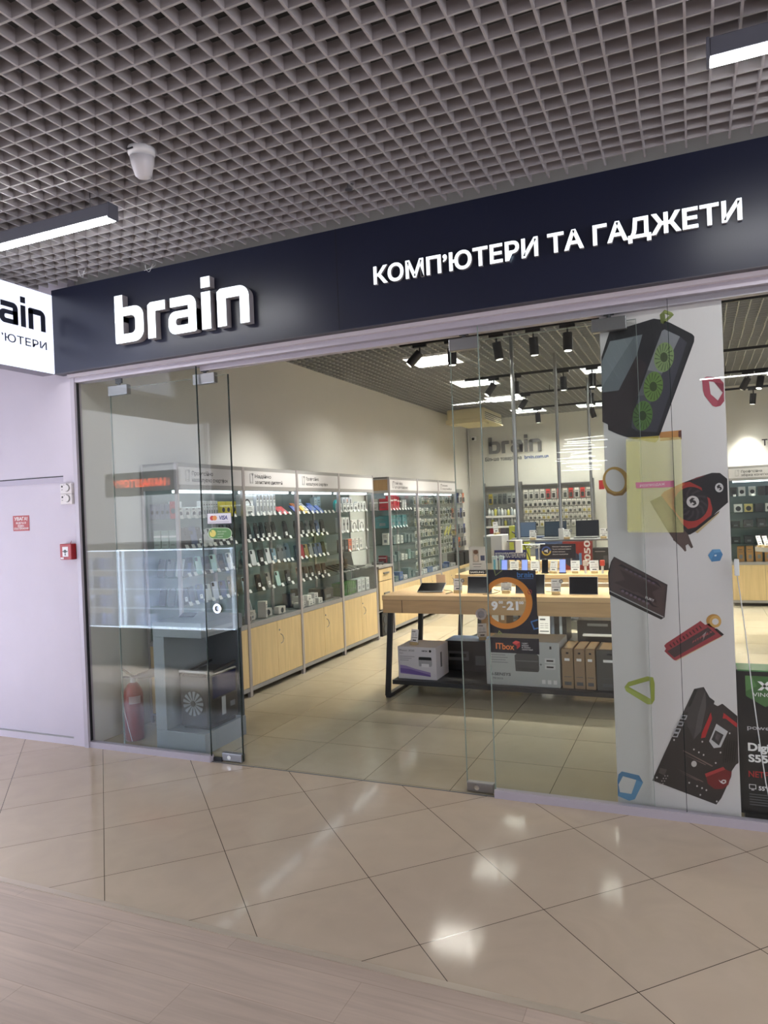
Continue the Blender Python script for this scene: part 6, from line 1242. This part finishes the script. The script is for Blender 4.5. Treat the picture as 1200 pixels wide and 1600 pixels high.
MB().tube([(0.0, 0.014, -0.04), (0.012, 0.02, -0.15), (0.03, 0.026, -0.35), (0.05, 0.03, -0.62), (0.075, 0.03, -0.90), (0.10, 0.03, -1.15), (0.13, 0.03, -1.33)], 0.0032, M_WHITE, 6).build('cord', jb)
# ================================================================== across the corridor: what the panes mirror
kk = thing('phone_kiosk', 'lit glass kiosk of phone covers standing across the corridor, mirrored in the left pane', 'kiosk', (-6.05, -2.5, 0))
MB().box(-1.25, 1.17, -0.75, 0.0, 0.0, 0.47, mat('kiosk_base', (84, 90, 100), 0.4)).box(-1.25, 1.17, -0.75, 0.0, 1.42, 1.48, M_WHITE).build('base', kk)
mb = MB()
for x in (-1.25, -0.46, 1.15): mb.box(x, x + 0.012, -0.015, 0.0, 0.47, 1.42, mat('kiosk_led', (220, 235, 255), emit=9.0))
for z in (0.70, 0.93, 1.16): mb.box(-1.25, 1.17, -0.03, -0.022, z, z + 0.008, mat('kiosk_led_thin', (220, 235, 255), emit=3.0))
for z in (0.47, 1.40): mb.box(-1.25, 1.17, -0.02, 0.0, z, z + 0.012, MATS['kiosk_led'])
mb.build('light_tubes', kk)
mb = MB()
for z in (0.47, 0.70, 0.93, 1.16):
    for k in range(14):
        x = -1.2 + k * 0.092
        if -0.5 < x < -0.3: continue
        mb.box(x, x + 0.07, -0.10, -0.085, z + 0.01, z + 0.155, mat('kiosk_cover_%d' % (k % 5), ((160, 168, 196), (110, 116, 134), (190, 196, 220), (74, 78, 92), (140, 150, 190))[k % 5], 0.4))
mb.build('cover_row', kk); kk.children[-1]['kind'] = 'stuff'
MB().box(-1.25, 1.17, -0.75, -0.74, 0.47, 1.42, mat('kiosk_back', (120, 124, 136), 0.5)).build('back_panel', kk)
for z in (1.38, 1.12, 0.89, 0.66):
    l = bpy.data.lights.new('kiosk_lamp', 'AREA'); l.shape = 'RECTANGLE'; l.size = 2.2; l.size_y = 0.04; l.energy = 80; l.color = (0.85, 0.92, 1.0)
    o = bpy.data.objects.new('kiosk_lamp', l); COL.objects.link(o); o.parent = kk; o.location = (-0.04, -0.03, z); o.rotation_euler = (math.radians(-35), 0, 0)
os_ = thing('corridor_lamp_cluster', 'tangled cluster of white light tubes hanging behind the viewer, mirrored in the right pane', 'pendant lamp', (-1.37, -5.5, 2.2))
R4 = random.Random(9); mb = MB(); TUBES = mat('tube_lamp', (255, 255, 255), emit=9.0)
for k in range(14):
    z = 0.42 * k / 13; a = R4.uniform(-0.42, -0.1); b = R4.uniform(0.1, 0.42)
    mb.cyl((max(a, -0.33), R4.uniform(-0.1, 0.1), z + R4.uniform(-0.012, 0.012)), (min(b, 0.33), R4.uniform(-0.1, 0.1), z + R4.uniform(-0.012, 0.02)), 0.0055, TUBES, 6)
mb.build('light_tube_cluster', os_); MB().cyl((0, 0, 0.4), (0, 0, 1.4), 0.004, M_STEEL, 6).build('suspension_wire', os_)
o2 = thing('opposite_shop_sign', 'orange lettering of the shop across the corridor, mirrored in the left pane', 'sign', (-6.75, -3.3, 2.22))
MB().text('НАЛАШТОВУ', mat('orange_letters', (240, 96, 50), emit=6.0), ((0.35, 0, 0), (-1, 0, 0), (0, 0, 1)), w=0.9, h=0.10, bold=0.03).build('lettering', o2); MB().box(-0.7, 0.5, -0.03, -0.01, -0.12, 0.2, mat('sign_back_board', (120, 118, 122), 0.6)).build('board', o2); MB().cyl((0, -0.02, -2.22), (0, -0.02, -0.1), 0.02, M_STEEL, 8).build('post', o2)
